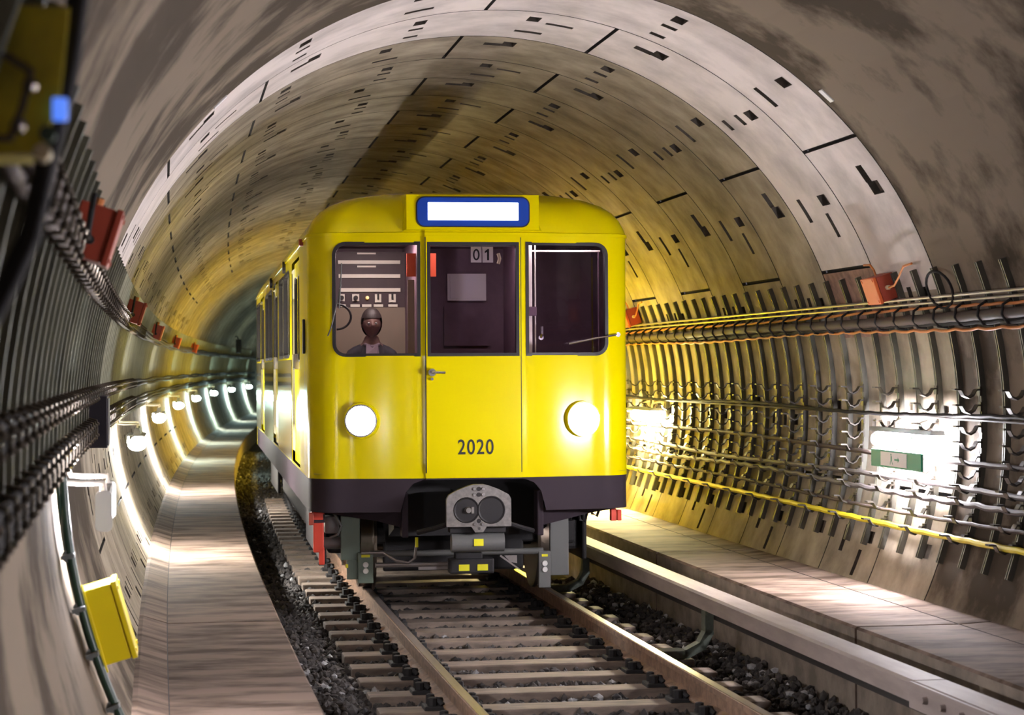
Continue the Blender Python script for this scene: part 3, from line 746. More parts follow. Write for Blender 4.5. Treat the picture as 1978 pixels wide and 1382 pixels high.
# roof: shell shrinking upwards
lev = [(2.937, .03, .02), (2.936, -.009, -.009), (2.962, -.009, -.009), (2.966, 0, 0), (3.02, .02, .012), (3.08, .05, .03), (3.14, .10, .06), (3.20, .19, .10), (3.25, .32, .17), (3.29, .52, .30), (3.32, .75, .5), (3.345, 1.05, .9), (3.352, 1.29, 1.3)]
ls = sorted(set([-a for a in arc] + list(arc) + [l_of_y(y, sg) for y in (4, 7, 10, 13) for sg in (-1, 1)]))
o = len(body.v); n = len(ls)
for z, dx, dy in lev:
    for l in ls:
        p, _ = plan_at(l); k = max(0.0, 1 - max(p.y + .24, 0) / 1.6)
        body.v.append((p.x * (HW - dx) / HW, p.y + dy * k, z))
for i in range(len(lev) - 1):
    for j in range(n - 1): body.f.append((o + i * n + j, o + i * n + j + 1, o + (i + 1) * n + j + 1, o + (i + 1) * n + j)); body.m.append(1 if i >= 9 else 0)
# rear wall
body.add([(-HW, LEN, Z0), (HW, LEN, Z0), (HW, LEN, Z1), (1.1, LEN, 3.2), (0, LEN, 3.35), (-1.1, LEN, 3.2), (-HW, LEN, Z1)], [(0, 1, 2, 3, 4, 5, 6)])
body.obj('body', ['yellow', 'roof'], TR, smooth=True)
# silver lower panels between the doors
for sg in (-1, 1):
    for y0, y1 in ((3.0, 6.5), (8.1, 11.55), (13.15, LEN - .02)):
        if sg > 0: continue
        a, b_ = sorted((l_of_y(y0, sg), l_of_y(y1, sg))); p = MB(); shell_patch(p, [(a, 1.02), (b_, 1.02), (b_, 1.97), (a, 1.97)], [], off=.004); p.obj('side_panel', 'sidesilver', TR)
    for (y0, y1) in side_wins:
        a, b_ = sorted((l_of_y(y0, sg), l_of_y(y1, sg)))
        f_ = MB(); frame_ring(f_, rrect(a + .02, b_ - .02, 2.02, 2.80, (.05,) * 4, 3), grow(a, b_, 2.0, 2.82, (.06,) * 4, .012)[:0] or rrect(a - .012, b_ + .012, 1.988, 2.832, (.07,) * 4, 3), -.03, .008)
        w = f_.obj('side_window', 'rubber', TR)
        g = MB(); shell_patch(g, [(a + .015, 2.015), (b_ - .015, 2.015), (b_ - .015, 2.805), (a + .015, 2.805)], [], off=-.015, dz=2); g.obj('pane', 'sideglass', w)
    for y0, y1, _ in doors:
        ym = (y0 + y1) / 2
        for q0, q1 in ((y0, ym), (ym, y1)):
            a, b_ = sorted((l_of_y(q0, sg), l_of_y(q1, sg))); d = MB()
            hole = rrect(a + .16, b_ - .16, 1.95, 2.72, (.08,) * 4, 3)
            shell_patch(d, [(a + .006, 1.035), (b_ - .006, 1.035), (b_ - .006, 2.855), (a + .006, 2.855)], [hole], off=-.025); dd = d.obj('side_door', 'yellow', TR)
            g = MB(); shell_patch(g, hole, [], off=-.03, dz=2); frame_ring(g, rrect(a + .175, b_ - .175, 1.965, 2.705, (.07,) * 4, 3), hole, -.035, -.015, 1); g.obj('door_window', ['sideglass', 'rubber'], dd)
            h = MB(); yy = (q1 - .07) if q1 == ym else (q0 + .07); h.rbox((sg * (HW - .005), yy, 1.95), (.05, .03, .14), .006); h.obj('door_handle', 'chrome', dd)
# cab door seam and gutter details on the sides
for sg in (-1, 1):
    d = MB()
    for y in (.50, 1.18):
        a = l_of_y(y, sg); shell_patch(d, [(a - .009, 1.03), (a + .009, 1.03), (a + .009, 2.85), (a - .009, 2.85)], [], off=.003, dz=3)
    d.obj('cab_door_seam', 'rubber', TR)
    d = MB(); d.rbox((sg * (HW + .012), .42, 2.15), (.02, .07, .28), .006); d.obj('cab_door_pull', 'rubber', TR)
    d = MB(); d.rbox((sg * (HW + .01), .72, 2.935), (.05, .09, .055), .01); d.obj('marker_lamp', 'redbox', TR)
    for y in (4.4, 8.3): 
        d = MB(); d.lathe([(-.03, .06), (.03, .06), (.035, .03)], (sg * HW, y, 2.90), 'X', 12); d.obj('side_vent', 'rubber', TR)
# front door
fd = MB()
dl_ = .378
shell_patch(fd, [(-dl_, 1.055), (dl_, 1.055), (dl_, 2.935), (-dl_, 2.935)], [rrect(-.362, .362, 1.985, 2.88, (RR,) * 4)], off=.012, dz=.1)
rim = [(-dl_, 1.055), (dl_, 1.055), (dl_, 2.935), (-dl_, 2.935)]
fd.v += [on_shell(p[0], p[1], .012) for p in rim] + [on_shell(p[0], p[1], -.002) for p in rim]; q = len(fd.v) - 8
fd.f += [(q + i, q + (i + 1) % 4, q + 4 + (i + 1) % 4, q + 4 + i) for i in range(4)]; fd.m += [0] * 4
front_door = fd.obj('front_door', 'yellow', TR, smooth=True)
b = MB()
for sg in (-1, 1): b.box((sg * .382, -.243, 1.99), (.006, .012, 1.87))
b.obj('door_seam', 'rubber', front_door)
b = MB(); b.lathe([(-.012, .03), (.0, .034), (.012, .034)], (-.335, -.275, 1.852), 'Y', 16); b.tube([(-.335, -.27, 1.852), (-.335, -.31, 1.852), (-.32, -.318, 1.852), (-.235, -.318, 1.850)], .011, 8); b.obj('door_handle', 'chrome', front_door, smooth=True)
b = MB(); b.lathe([(-.01, .012), (.004, .014)], (-.335, -.262, 1.80), 'Y', 10); b.obj('keyhole', 'chrome', front_door)
def text(body_, size, name, mt, parent, loc, rot=(PI / 2, 0, 0), sx=1.0, ext=.001, offset=0.0):
    c = bpy.data.curves.new(name, 'FONT'); c.body = body_; c.size = size; c.align_x = 'CENTER'; c.align_y = 'CENTER'; c.extrude = ext; c.offset = offset
    tmp = bpy.data.objects.new(name, c); COL.objects.link(tmp); bpy.context.view_layer.update()
    dg = bpy.context.evaluated_depsgraph_get(); me = bpy.data.meshes.new_from_object(tmp.evaluated_get(dg)); bpy.data.objects.remove(tmp)
    me.materials.clear(); me.materials.append(MT[mt]); o = link(name, me, parent); o.location = loc; o.rotation_euler = rot; o.scale = (sx, 1, 1); return o
for i, ch in enumerate('2020'):
    text(ch, .168, 'number_digit', 'text', front_door, (.012 - .1125 + .075 * i, -.254, 1.252), sx=.80, offset=.0015)
# front windows
for nm, a, b_, z0, z1, r in win:
    f_ = MB(); off = .014 if nm == 'middle' else .005
    inner = rrect(a + .02, b_ - .02, z0 + .02, z1 - .02, [max(q - .02, RR) for q in r]); outer = rrect(a - .006, b_ + .006, z0 - .006, z1 + .006, [max(q, RR) for q in r])
    frame_ring(f_, inner, outer, -.04, off); w = f_.obj('windscreen', 'rubber', front_door if nm == 'middle' else TR)
    g = MB(); shell_patch(g, inner, [], off=-.012, dz=2, dl=.12); g.obj('pane', 'glass', w)
# destination sign on its housing
b = MB()
def dome_y(z): return -.24 + np.interp(z, [l[0] for l in lev], [l[2] for l in lev])
yt, yb = dome_y(3.26), dome_y(2.985)
b.add([(-.53, -.262, 2.985), (.53, -.262, 2.985), (.53, -.248, 3.262), (-.53, -.248, 3.262), (-.56, yb + .03, 2.975), (.56, yb + .03, 2.975), (.56, yt + .12, 3.275), (-.56, yt + .12, 3.275)], [(0, 1, 2, 3), (0, 4, 5, 1), (1, 5, 6, 2), (2, 6, 7, 3), (3, 7, 4, 0)])
sgn = b.obj('destination_sign', 'yellow', TR)
def front_panel(outline, y, th, name, mt, parent):
    b = MB(); b.prism(outline, y - th, y); return b.obj(name, mt, parent)
front_panel(rrect(-.445, .445, 3.012, 3.238, (.06,) * 4), -.255, .018, 'blue_surround', 'signblue', sgn)
front_panel(rrect(-.455, .455, 3.003, 3.247, (.065,) * 4), -.25, .015, 'black_edge', 'rubber', sgn)
front_panel(rrect(-.362, .362, 3.058, 3.198, (.004,) * 4, 2), -.272, .004, 'lit_panel', 'lit', sgn)
# headlights
for sg in (-1, 1):
    l = XL(sg * .885); p, nrm = plan_at(l); c = Vector((p.x, p.y, 1.472)); zr = math.atan2(nrm.x, -nrm.y)
    t = MB(); t.lathe([(.03, .150), (-.045, .142), (-.045, .128), (-.012, .120), (-.012, .10)], (0, 0, 0), 'Y', 36, caps=0)
    h = t.obj('headlight', 'yellow', TR, smooth=True); h.location = c; h.rotation_euler = (0, 0, zr)
    t = MB(); t.lathe([(-.046, .02), (-.04, .07), (-.026, .11), (-.014, .121), (-.012, .121)], (0, 0, 0), 'Y', 36); lens = t.obj('lens', 'headlens', h, smooth=True)
    tg = MB(); tg.lathe([(-.03, .118), (-.05, .118), (-.05, .130), (-.03, .131)], (0, 0, 0), 'Y', 36, caps=0); tg.obj('bezel', 'chrome', h, smooth=True)
# wipers
b = MB(); b.tube([(-1.155, -.09, 2.12), (-1.12, -.155, 2.22), (-1.045, -.19, 2.55)], .006, 6); b.lathe([(-.03, .02), (.02, .025)], (-1.16, -.06, 2.12), 'Y', 10); b.tube([(-1.06, -.185, 2.36), (-1.04, -.19, 2.72)], .006, 6); b.obj('wiper', 'greypaint', TR)
b = MB(); b.tube([(1.195, -.08, 2.15), (1.17, -.13, 2.145), (.98, -.185, 2.115), (.775, -.225, 2.075)], .008, 6); b.lathe([(-.03, .02), (.03, .024)], (1.20, -.06, 2.15), 'Y', 10); b.obj('wiper', 'chrome', TR)
b = MB(); b.lathe([(-.02, .025), (.03, .028)], (1.31, .3, 2.95), 'X', 10); b.obj('roof_marker', 'rubber', TR)
# coupler
cp = MB()
half_o = [(.255, .645), (.255, .86), (.235, .895), (.16, .935), (.08, .965), (.04, .975)]
outl = [(-x, z) for x, z in half_o] + [(x, z) for x, z in half_o[::-1]]
cp.prism(outl, -.52, -.46)
coup = cp.obj('coupler', 'iron', TR)
for sg in (-1, 1):
    b = MB(); b.lathe([(-.521, .102), (-.527, .097), (-.522, .086), (-.522, .02)] if sg < 0 else [(-.521, .110), (-.527, .104), (-.522, .092), (-.522, .02)], (sg * .098, 0, .775), 'Y', 30, caps=2); b.obj('coupler_port', 'irondark', coup)
b = MB(); b.lathe([(-.55, .02), (-.53, .028), (-.5, .03)], (-.085, 0, .775), 'Y', 12); b.box((-.05, -.53, .775), (.02, .02, .05)); b.obj('port_pin', 'iron', coup)
b = MB()
for x, z in ((-.035, .94), (.035, .94), (-.035, .895), (.035, .895), (-.03, .665), (.03, .665), (0, .632)): b.lathe([(-.53, .012), (-.52, .014)], (x, 0, z), 'Y', 10)
b.obj('bolt', 'chrome', coup)
b = MB()
for z in (.94, .895, .69): b.lathe([(-.524, .016), (-.519, .018)], (0, 0, z), 'Y', 12)
b.obj('bolt_hole', 'irondark', coup)
b = MB(); b.prism([(-.06, .645), (.06, .645), (.03, .60), (-.03, .60)], -.53, -.47); b.obj('coupler_chin', 'iron', coup)
b = MB(); b.box((0, -.1, .79), (.26, .72, .22)); b.box((0, -.38, .62), (.44, .16, .05)); b.obj('coupler_shank', 'irondark', coup)
b = MB(); b.lathe([(-.21, .02), (-.208, .075), (.208, .075), (.21, .02)], (0, -.42, .515), 'X', 26); cyl = b.obj('coupler_cylinder', 'greypaint', TR, smooth=True)
b = MB(); b.box((0, -.499, .52), (.075, .006, .055)); b.obj('warning_label', 'labelyellow', cyl)
for sg in (-1, 1): b = MB(); b.tube([(sg * .25, -.46, .66), (sg * .35, -.40, .625), (sg * .46, -.3, .59)], .02, 8); b.obj('coupler_linkage', 'irondark', TR)
# dark cavity behind the coupler, underframe
b = MB(); b.add([(-.62, .0, .6), (-.62, .0, 1.0), (.62, .0, 1.0), (.62, .0, .6), (-.62, .5, .5), (-.62, .5, 1.05), (.62, .5, 1.05), (.62, .5, .5)], [(4, 5, 6, 7), (0, 4, 5, 1), (3, 7, 6, 2), (1, 5, 6, 2)]); b.box((0, LEN / 2, .80), (2.5, LEN - 1.2, .12)); b.obj('underframe', 'irondark', TR)
def slope_plate(x0, x1): pass
for sg in (-1, 1):
    b = MB()
    b.add([(sg * 1.2, .0, .74), (sg * .56, -.12, .76), (sg * .52, -.05, .60), (sg * .75, .05, .66), (sg * 1.0, .08, .70)], [(0, 1, 2, 3, 4)])
    b.obj('lower_valance', 'skirt', TR)
    b = MB(); b.rbox((sg * .545, -.06, .72), (.05, .2, .36), .01); b.obj('recess_post', 'skirt', TR)
# bogies
for yb_ in (2.3, 12.6):
    bg = MB(); 
    for sg in (-1, 1):
        bg.rbox((sg * .98, yb_, .47), (.12, 2.5, .20), .03); bg.rbox((sg * .98, yb_ - 1.0, .44), (.20, .30, .26), .03); bg.rbox((sg * .98, yb_ + 1.0, .44), (.20, .30, .26), .03)
    bg.rbox((0, yb_, .52), (1.9, .4, .2), .03); bg.rbox((0, yb_ - 1.32, .47), (1.9, .1, .14), .02)
    bogie = bg.obj('bogie', 'irondark', TR)
    for sg in (-1, 1): q = MB(); q.rbox((sg * 1.12, yb_ + .1, .46), (.04, 2.7, .46), .015); q.obj('side_light_block', 'irondark', bogie)  # plates added to stop lamp light passing under the train
    for dy in (-1.0, 1.0):
        ax = MB(); ax.lathe([(-.95, .07), (.95, .07)], (0, yb_ + dy, .42), 'X', 16); axle = ax.obj('axle', 'irondark', bogie)
        for sg in (-1, 1):
            w = MB(); w.lathe([(-.065, .30), (-.065, .41), (.045, .42), (.045, .445), (.07, .44), (.07, .30)] if sg < 0 else [(-.07, .30), (-.07, .44), (-.045, .445), (-.045, .42), (.065, .41), (.065, .30)], (sg * .755, yb_ + dy, .42), 'X', 40); w.obj('wheel', 'wheel', axle, smooth=True)
b = MB(); b.rbox((0, 7.4, .50), (2.2, 6.6, .42), .05); b.rbox((0, 14.6, .5), (2.0, 1.2, .4), .05); b.obj('underfloor_light_block', 'irondark', TR)  # unseen boxes added under the floor to block light
b = MB(); b.rbox((-.03, .95, .47), (1.2, .04, .60), .02); b.obj('front_light_block', 'irondark', TR)  # dark plate added to keep the space under the train unlit
# guard plates, sand boxes and sensors in front of the bogie
def bolt_plate(sg, name, c, d, mt, bolts, lab=None):
    b = MB(); b.rbox(c, d, .008); o = b.obj(name, mt, TR)
    if bolts:
        q = MB()
        for x, z in bolts: q.lathe([(-.014, .022), (0, .024)], (x, c[1] - d[1] / 2, z), 'Y', 12)
        q.obj('bolt', 'lampwhite', o)
    if lab:
        q = MB(); q.box((lab[0], c[1] - d[1] / 2 - .003, lab[1]), (lab[2], .005, lab[3])); q.obj('plate_label', 'labelyellow', o)
    return o
bolt_plate(-1, 'guard_plate', (-.955, .22, .515), (.155, .03, .36), 'greygreen', None)
bolt_plate(-1, 'guard_foot', (-.925, .215, .26), (.12, .03, .16), 'greygreen', None, (-.985, .29, .02, .03))
bolt_plate(-1, 'rail_guard', (-.835, .20, .275), (.125, .06, .25), 'greygreen', [(-.835, .30), (-.835, .25)], (-.835, .375, .07, .03))
bolt_plate(1, 'rail_guard', (.63, .20, .235), (.10, .06, .30), 'greypaint', [(.63, .285), (.63, .235)], (.63, .35, .05, .02))
bolt_plate(1, 'guard_plate', (.76, .24, .43), (.155, .05, .50), 'greypaint', None)
b = MB(); b.tube([(-.87, .15, .395), (-.70, .1, .40), (-.60, .05, .34), (-.50, .05, .32), (-.45, .03, .36), (-.44, .0, .46)], .012, 8); b.obj('air_hose', 'conduit', TR, smooth=True)
b = MB(); b.tube([(-.44, -.02, .45), (-.44, -.02, .53)], .013, 8); b.obj('hose_sleeve', 'labelyellow', TR)
b = MB(); b.lathe([(-.8, .026), (.62, .026)], (0, .2, .385), 'X', 12); b.obj('cross_bar', 'greypaint', TR, smooth=True)
b = MB(); b.lathe([(-.75, .02), (-.15, .02)], (0, .22, .29), 'X', 12); b.box((-.25, .24, .27), (.3, .04, .05)); b.obj('sensor_bar', 'conduit', TR)
sb = MB(); sb.rbox((.0, .0, .295), (.36, .16, .12), .015); sb.rbox((-.02, .02, .37), (.22, .12, .06), .01); sens = sb.obj('sensor_box', 'irondark', TR)
for x in (-.065, .085): q = MB(); q.box((x, -.083, .285), (.085, .006, .05)); q.obj('sensor_label', 'labelyellow', sens)
b = MB(); b.add([(.24, .05, .36), (.40, .05, .245), (.408, .05, .255), (.25, .05, .372)], [(0, 1, 2, 3)]); b.add([(.28, .06, .365), (.385, .06, .365), (.385, .06, .30), (.33, .06, .31)], [(0, 1, 2, 3)]); b.obj('sensor_shield', 'chrome', TR)
# third-rail shoe beams painted red
b = MB(); b.rbox((-1.215, .15, .54), (.085, .06, .26), .01); b.rbox((-1.19, .15, .38), (.045, .06, .14), .008); b.rbox((-1.22, .2, .70), (.10, .2, .07), .01); b.obj('shoe_beam', 'red', TR)
b = MB(); b.box((-1.22, .15, .685), (.11, .1, .07)); b.obj('shoe_bracket', 'skirt', TR)
b = MB(); b.rbox((1.235, .1, .675), (.035, .06, .085), .006); b.box((1.19, .12, .68), (.04, .08, .10)); b.obj('shoe_tip', 'red', TR)
b = MB(); b.rbox((-1.28, -.0, .69), (.04, .05, .10), .006); b.obj('step_tip', 'redbox', TR)
b = MB(); b.lathe([(-.12, .05), (.1, .05)], (-1.08, .3, .47), 'X', 14); b.tube([(-1.1, .2, .74), (-1.03, .15, .62), (-1.06, .15, .55), (-1.12, .2, .52)], .01, 6); b.rbox((-1.1, .35, .62), (.12, .2, .14), .02); b.obj('brake_gear', 'greypaint', TR, smooth=True)
b = MB()
for x, dz in ((.80, 0), (.92, -.03), (1.02, .02)): b.tube([(x, .3, .75), (x + .02, .25, .66 + dz), (x + .06, .25, .64 + dz), (x + .1, .3, .74)], .012, 6)
b.obj('underfloor_hose', 'rubber', TR, smooth=True)

# ---- cab interior
b = MB(); b.add([(-1.29, 1.5, 1.02), (1.29, 1.5, 1.02), (1.29, 1.5, 2.94), (-1.29, 1.5, 2.94)], [(0, 1, 2, 3)]); b.add([(-1.26, -.1, 1.05), (1.26, -.1, 1.05), (1.26, 1.5, 1.05), (-1.26, 1.5, 1.05)], [(0, 1, 2, 3)]); b.add([(-1.2, -.1, 2.93), (1.2, -.1, 2.93), (1.26, 1.5, 2.93), (-1.26, 1.5, 2.93)], [(0, 1, 2, 3)])
for sg in (-1, 1): b.add([(sg * 1.275, .125, 1.02), (sg * 1.12, -.095, 1.02), (sg * 1.12, -.095, 2.94), (sg * 1.275, .125, 2.94)], [(0, 1, 2, 3)])
for sg in (-1, 1): b.add([(sg * 1.275, .12, 1.02), (sg * 1.275, 1.5, 1.02), (sg * 1.275, 1.5, 2.94), (sg * 1.275, .12, 2.94)], [(0, 1, 2, 3)])
cabw = b.obj('cab_wall', 'cabdark', TR)
b = MB(); b.box((-.385, .78, 2.0), (.03, 1.4, 1.85)); b.box((.42, .55, 2.0), (.03, .7, 1.85)); b.obj('cab_partition', 'cabdark', TR)
b = MB(); b.rbox((-.72, .30, 1.72), (.62, .40, .26), .03); b.obj('driver_desk', 'cabdark', TR)
ip = MB(); ip.box((-.72, 1.30, 2.40), (.66, .05, .98)); panel = ip.obj('instrument_panel', 'panelblack', TR)
b = MB(); b.box((-.72, 1.272, 2.16), (.64, .01, .50)); b.obj('tan_panel', 'cabtan', panel)
def strips(name, lst, mt, y=1.265):
    for x0, x1, z0, z1 in lst: q = MB(); q.box(((x0 + x1) / 2, y, (z0 + z1) / 2), (x1 - x0, .012, z1 - z0)); q.obj(name, mt, panel)
strips('label_strip', [(-.975, -.44, 2.785, 2.815), (-.97, -.44, 2.665, 2.697), (-.965, -.44, 2.545, 2.577), (-.81, -.65, 2.755, 2.770), (-.81, -.65, 2.868, 2.882)], 'strip')
strips('small_label', [(-.955, -.91, 2.415, 2.438), (-.87, -.79, 2.415, 2.438), (-.77, -.69, 2.415, 2.438), (-.67, -.59, 2.415, 2.438), (-.545, -.465, 2.415, 2.438)], 'strip')
strips('switch_plate', [(-.96, -.92, 2.465, 2.525), (-.855, -.795, 2.465, 2.525), (-.66, -.605, 2.455, 2.525), (-.54, -.48, 2.455, 2.525)], 'strip')
for x in (-.945, -.825): q = MB(); q.lathe([(-.03, .018), (0, .02)], (x, 1.255, 2.494), 'Y', 12); q.obj('knob', 'text', panel)
for x in (-.632, -.51): q = MB(); q.box((x, 1.255, 2.505), (.016, .02, .05)); q.obj('switch_lever', 'text', panel)
q = MB(); q.lathe([(-.02, .012), (0, .016)], (-.725, 1.262, 2.494), 'Y', 12); q.obj('indicator', 'amber', panel)
q = MB(); q.box((-.44, .3, 2.73), (.075, .02, .19)); q.obj('red_notice', 'redpanel', TR)
q = MB(); q.box((-.262, .3, 2.73), (.05, .02, .19)); q.obj('red_notice', 'redpanel', TR)
q = MB(); q.box((-.44, .33, 2.30), (.055, .02, .62)); q.obj('partition_trim', 'cabtan', TR)
for ch, x in (('0', .035), ('1', .128)):
    q = MB(); q.box((x, -.17, 2.79), (.085, .006, .125)); c = q.obj('route_card', 'cardwhite', front_door); d = MB()
    if ch == '1': d.prism([(x - .006, 2.745), (x + .010, 2.745), (x + .010, 2.835), (x - .002, 2.835), (x - .024, 2.816), (x - .024, 2.802), (x - .006, 2.813)], -.176, -.172)
    else:
        lo = ellipse2(.027, .046, (x, 2.79)); li = ellipse2(.014, .032, (x, 2.79)); k = len(lo)
        d.add([(p[0], -.175, p[1]) for p in lo + li], [(i, (i + 1) % k, k + (i + 1) % k, k + i) for i in range(k)])
    d.obj('card_digit', 'text', c)
q = MB(); q.box((.0, -.165, 2.862), (.66, .012, .012)); q.obj('card_rail', 'chrome', front_door)
q = MB(); q.tube([(.215, -.15, 2.80), (.225, -.16, 2.76), (.215, -.15, 2.72)], .014, 8); q.obj('door_hook', 'cream', front_door, smooth=True)
q = MB(); q.box((.16, 1.46, 2.592), (.34, .03, .235)); q.box((.16, 1.44, 2.592), (.30, .02, .195)); q.obj('notice_board', 'lightgrey', TR)
q = MB(); q.box((.16, 1.47, 2.25), (.40, .02, .34)); q.obj('rear_door_pane', 'cabdark', TR)
# right compartment chrome frame, its reflection painted in: left bars pale, far rod dark
b = MB(); b.rbox((.52, .15, 2.42), (.028, .02, .93), .004); b.rbox((.56, .15, 2.42), (.010, .02, .93), .003); b.rbox((.80, .15, 2.838), (.60, .02, .014), .004)
cf = b.obj('sliding_window_frame', 'strip', TR); b = MB(); b.rbox((1.085, .15, 2.42), (.008, .02, .84), .002); b.obj('frame_rod', 'cabdark', cf); b = MB(); b.rbox((.53, .13, 2.345), (.075, .03, .075), .008); b.obj('frame_latch', 'cabdark', cf)
b = MB(); b.lathe([(-.02, .02), (.02, .022)], (.60, .12, 2.13), 'Y', 12); b.tube([(.60, .1, 2.13), (.605, .09, 2.16), (.605, .09, 2.22)], .012, 8); b.obj('window_crank', 'chrome', cf)
b = MB(); b.rbox((-.72, .42, 2.920), (.45, .10, .014), .004); b.obj('cab_fill_lamp', 'cabfill', TR)  # added fill, kept out of view above the window top
b = MB(); b.rbox((.0, .10, 2.918), (.5, .10, .016), .004); b.obj('cab_fill_lamp', 'cabfill_dim', TR)  # weaker added fill for the middle, likewise out of view
b = MB(); b.rbox((.78, .10, 2.918), (.5, .10, .016), .004); b.obj('cab_fill_lamp', 'cabfill_dim', TR)  # weaker added fill for the right compartment
b = MB()
for i in range(15):
    a = -PI / 2 + PI * 1.15 * i / 14; b.v and None
b.tube([(-1.07 + .115 * math.cos(rad(a)), .0, 2.30 + .10 * math.sin(rad(a))) for a in range(90, -91, -12)], .009, 8); b.obj('mirror_arm', 'rubber', TR, smooth=True)
# saloon seen through the side windows
b = MB(); b.add([(-1.2, 1.55, 1.05), (1.2, 1.55, 1.05), (1.2, LEN - .1, 1.05), (-1.2, LEN - .1, 1.05)], [(0, 1, 2, 3)]); b.add([(-1.2, 1.55, 2.9), (1.2, 1.55, 2.9), (1.2, LEN - .1, 2.9), (-1.2, LEN - .1, 2.9)], [(0, 1, 2, 3)]); b.add([(-1.25, 1.56, 1.05), (1.25, 1.56, 1.05), (1.25, 1.56, 2.9), (-1.25, 1.56, 2.9)], [(0, 1, 2, 3)]); b.add([(-1.25, LEN - .1, 1.05), (1.25, LEN - .1, 1.05), (1.25, LEN - .1, 2.9), (-1.25, LEN - .1, 2.9)], [(0, 1, 2, 3)])
b.obj('saloon_lining', 'saloon', TR)
b = MB()
for x in (-.6, .6): b.box((x, LEN / 2, 2.86), (.12, LEN - 4, .04))
b.obj('saloon_lamp', 'saloonlamp', TR)

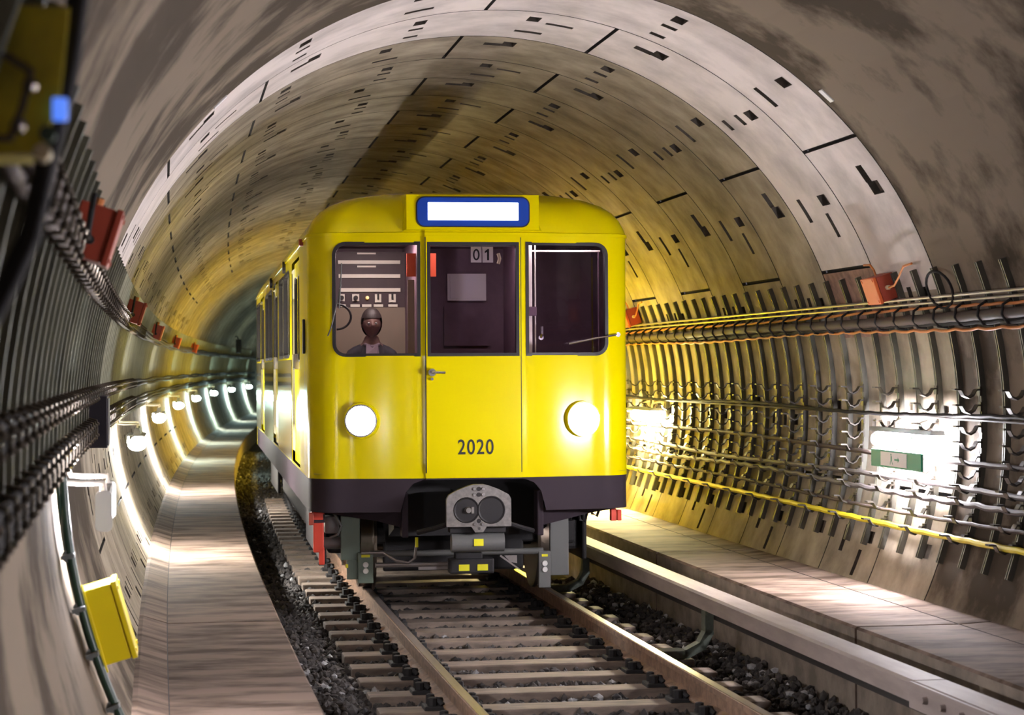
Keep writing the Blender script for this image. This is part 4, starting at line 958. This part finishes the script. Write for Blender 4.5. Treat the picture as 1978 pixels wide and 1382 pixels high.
# ------------------------------------------------------------------ the driver, seated behind the left windscreen
def person(loc, rz):
    t = empty('person', loc, rz); tag(t, 'person in a dark jacket sitting behind the left windscreen of the train', 'person')
    bm = bmesh.new(); sk = bm.verts.layers.skin.verify()
    J = {}
    def v(n, p, r):
        q = bm.verts.new(p); q[sk].radius = r if isinstance(r, tuple) else (r, r); J[n] = q; return q
    def e(*ns):
        for a, b_ in zip(ns[:-1], ns[1:]): bm.edges.new((J[a], J[b_]))
    # facing -y; seat height z=0
    v('pelvis', (0, 0, .08), (.15, .11)); v('waist', (0, -.01, .24), (.14, .10)); v('chest', (0, -.02, .42), (.17, .115)); v('neckb', (0, -.02, .545), (.075, .07)); v('neck', (0, -.03, .62), (.055, .055)); v('skull', (0, -.045, .68), (.06, .065))
    e('pelvis', 'waist', 'chest', 'neckb', 'neck', 'skull')
    for s_, k in ((-1, 'l'), (1, 'r')):
        v('sh' + k, (s_ * .17, -.02, .50), .07); v('el' + k, (s_ * .235, -.13, .27), .047); v('wr' + k, (s_ * .17, -.36, .26), .030); v('ha' + k, (s_ * .155, -.42, .255), (.032, .016)); v('kn2' + k, (s_ * .15, -.465, .25), (.030, .013))
        e('neckb', 'sh' + k, 'el' + k, 'wr' + k, 'ha' + k, 'kn2' + k)
        for i in range(4):
            x = s_ * (.126 + .017 * i); L = (.045, .053, .05, .038)[i]
            v(f'f{i}a{k}', (x, -.485, .25), .0088); v(f'f{i}b{k}', (x, -.485 - L * .6, .243), .008); v(f'f{i}c{k}', (x, -.485 - L, .225), .007); e('kn2' + k, f'f{i}a{k}', f'f{i}b{k}', f'f{i}c{k}')
        v('ta' + k, (s_ * .12, -.425, .24), .0105); v('tb' + k, (s_ * .095, -.455, .232), .009); e('ha' + k, 'ta' + k, 'tb' + k)
        v('hip' + k, (s_ * .10, -.03, .05), .095); v('kne' + k, (s_ * .14, -.42, .06), .065); v('ank' + k, (s_ * .14, -.40, -.33), .042); v('toe' + k, (s_ * .15, -.56, -.385), .036)
        e('pelvis', 'hip' + k, 'kne' + k, 'ank' + k, 'toe' + k)
    me = bpy.data.meshes.new('figure'); bm.to_mesh(me); bm.free()
    fig = link('body', me, t); me.materials.append(MT['cloth']); me.materials.append(MT['skin'])
    for w in me.skin_vertices[0].data: w.use_root = False
    me.skin_vertices[0].data[0].use_root = True
    md = fig.modifiers.new('skin', 'SKIN'); md.use_smooth_shade = True; sd = fig.modifiers.new('sub', 'SUBSURF'); sd.levels = 1; sd.render_levels = 1
    bpy.context.view_layer.update(); dg = bpy.context.evaluated_depsgraph_get()
    new = bpy.data.meshes.new_from_object(fig.evaluated_get(dg)); fig.modifiers.clear(); fig.data = new
    new.materials.clear(); new.materials.append(MT['cloth']); new.materials.append(MT['skin'])
    for p in new.polygons:
        c = p.center; p.use_smooth = True
        p.material_index = 1 if (c.z > .585 or (c.y < -.37 and c.z > .2)) else 0
    # head joined into the body mesh: skull with brow, nose, mouth, chin
    hb = bmesh.new(); bmesh.ops.create_uvsphere(hb, u_segments=36, v_segments=26, radius=1)
    for q in hb.verts:
        x, y, z = q.co; X = x * .076; Y = y * .095; Z = z * .118
        if z < -.1: f = 1 - .34 * ((-z - .1) / .9) ** 1.3; X *= f; Y *= (1 - .12 * (-z))
        if y < 0:
            g = lambda cx, cz, sx, sz: math.exp(-((x - cx) / sx) ** 2 - ((z - cz) / sz) ** 2)
            Y -= .026 * g(0, -.14, .16, .16) + .012 * g(0, .02, .12, .18) + .010 * g(0, -.46, .26, .07) + .010 * g(0, -.78, .3, .14) + .006 * (g(.38, .18, .2, .07) + g(-.38, .18, .2, .07))
            Y += .014 * (g(.36, .03, .2, .1) + g(-.36, .03, .2, .1)) + .005 * g(0, -.38, .3, .04)
        q.co = (X, Y - .055, Z + .755)
    hb2 = bmesh.new(); hb2.from_mesh(new); 
    tmp = bpy.data.meshes.new('h'); hb.to_mesh(tmp); n0 = len(hb2.faces); hb2.from_mesh(tmp); hb2.faces.ensure_lookup_table()
    for f in hb2.faces[n0:]: f.material_index = 1; f.smooth = True
    hb2.to_mesh(new); hb.free(); hb2.free()
    # ears, eyes, hair, shirt
    b = MB()
    for s_ in (-1, 1):
        o = len(b.v); b.lathe([(-.008, .012), (0, .028), (.01, .02)], (s_ * .077, -.045, .75), 'X', 14)
    b.obj('ears', 'skin', t, smooth=True)
    for s_ in (-1, 1):
        q = MB(); q.lathe([(-.012, .004), (-.009, .009), (0, .012), (.01, .008)], (s_ * .028, -.134, .76), 'Y', 14); ey = q.obj('eye', 'eyewhite', t, smooth=True)
        q = MB(); q.lathe([(-.014, .002), (-.0125, .0055), (-.008, .006)], (s_ * .028, -.134, .76), 'Y', 10); q.obj('iris', 'text', ey)
    hb = bmesh.new(); bmesh.ops.create_uvsphere(hb, u_segments=32, v_segments=22, radius=1)
    for q in hb.verts: x, y, z = q.co; q.co = (x * .090, y * .108 - .044, z * .126 + .770)
    bmesh.ops.delete(hb, geom=[q for q in hb.verts if q.co.z < (.792 if q.co.y < -.10 else (.74 if q.co.y < -.055 else .66))], context='VERTS')
    hm = bpy.data.meshes.new('hair'); hb.to_mesh(hm); hb.free(); hm.materials.append(MT['hair']); link('hair', hm, t)
    b = MB(); b.add([(-.05, -.105, .585), (.05, -.105, .585), (.055, -.142, .50), (.03, -.15, .40), (-.03, -.15, .40), (-.055, -.142, .50)], [(0, 1, 2, 3, 4, 5)]); b.tube([(-.06, -.0, .60), (-.055, -.08, .585), (0, -.105, .565), (.055, -.08, .585), (.06, 0, .60)], .014, 8); b.obj('shirt_collar', 'shirt', t)
    return t
TM = Matrix.Translation((-0.0285, 0.0002, 0)) @ Matrix.Rotation(ROT_TRAIN, 4, 'Z')
person(TM @ Vector((-.735, .74, 1.50)), ROT_TRAIN)
st = MB(); st.rbox((-.735, .80, 1.465), (.46, .44, .08), .03); st.rbox((-.735, 1.03, 1.72), (.44, .08, .44), .03); st.lathe([(1.05, .05), (1.43, .05)], (-.735, .8, 0), 'Z', 12); st.obj('driver_seat', 'rubber', TR)
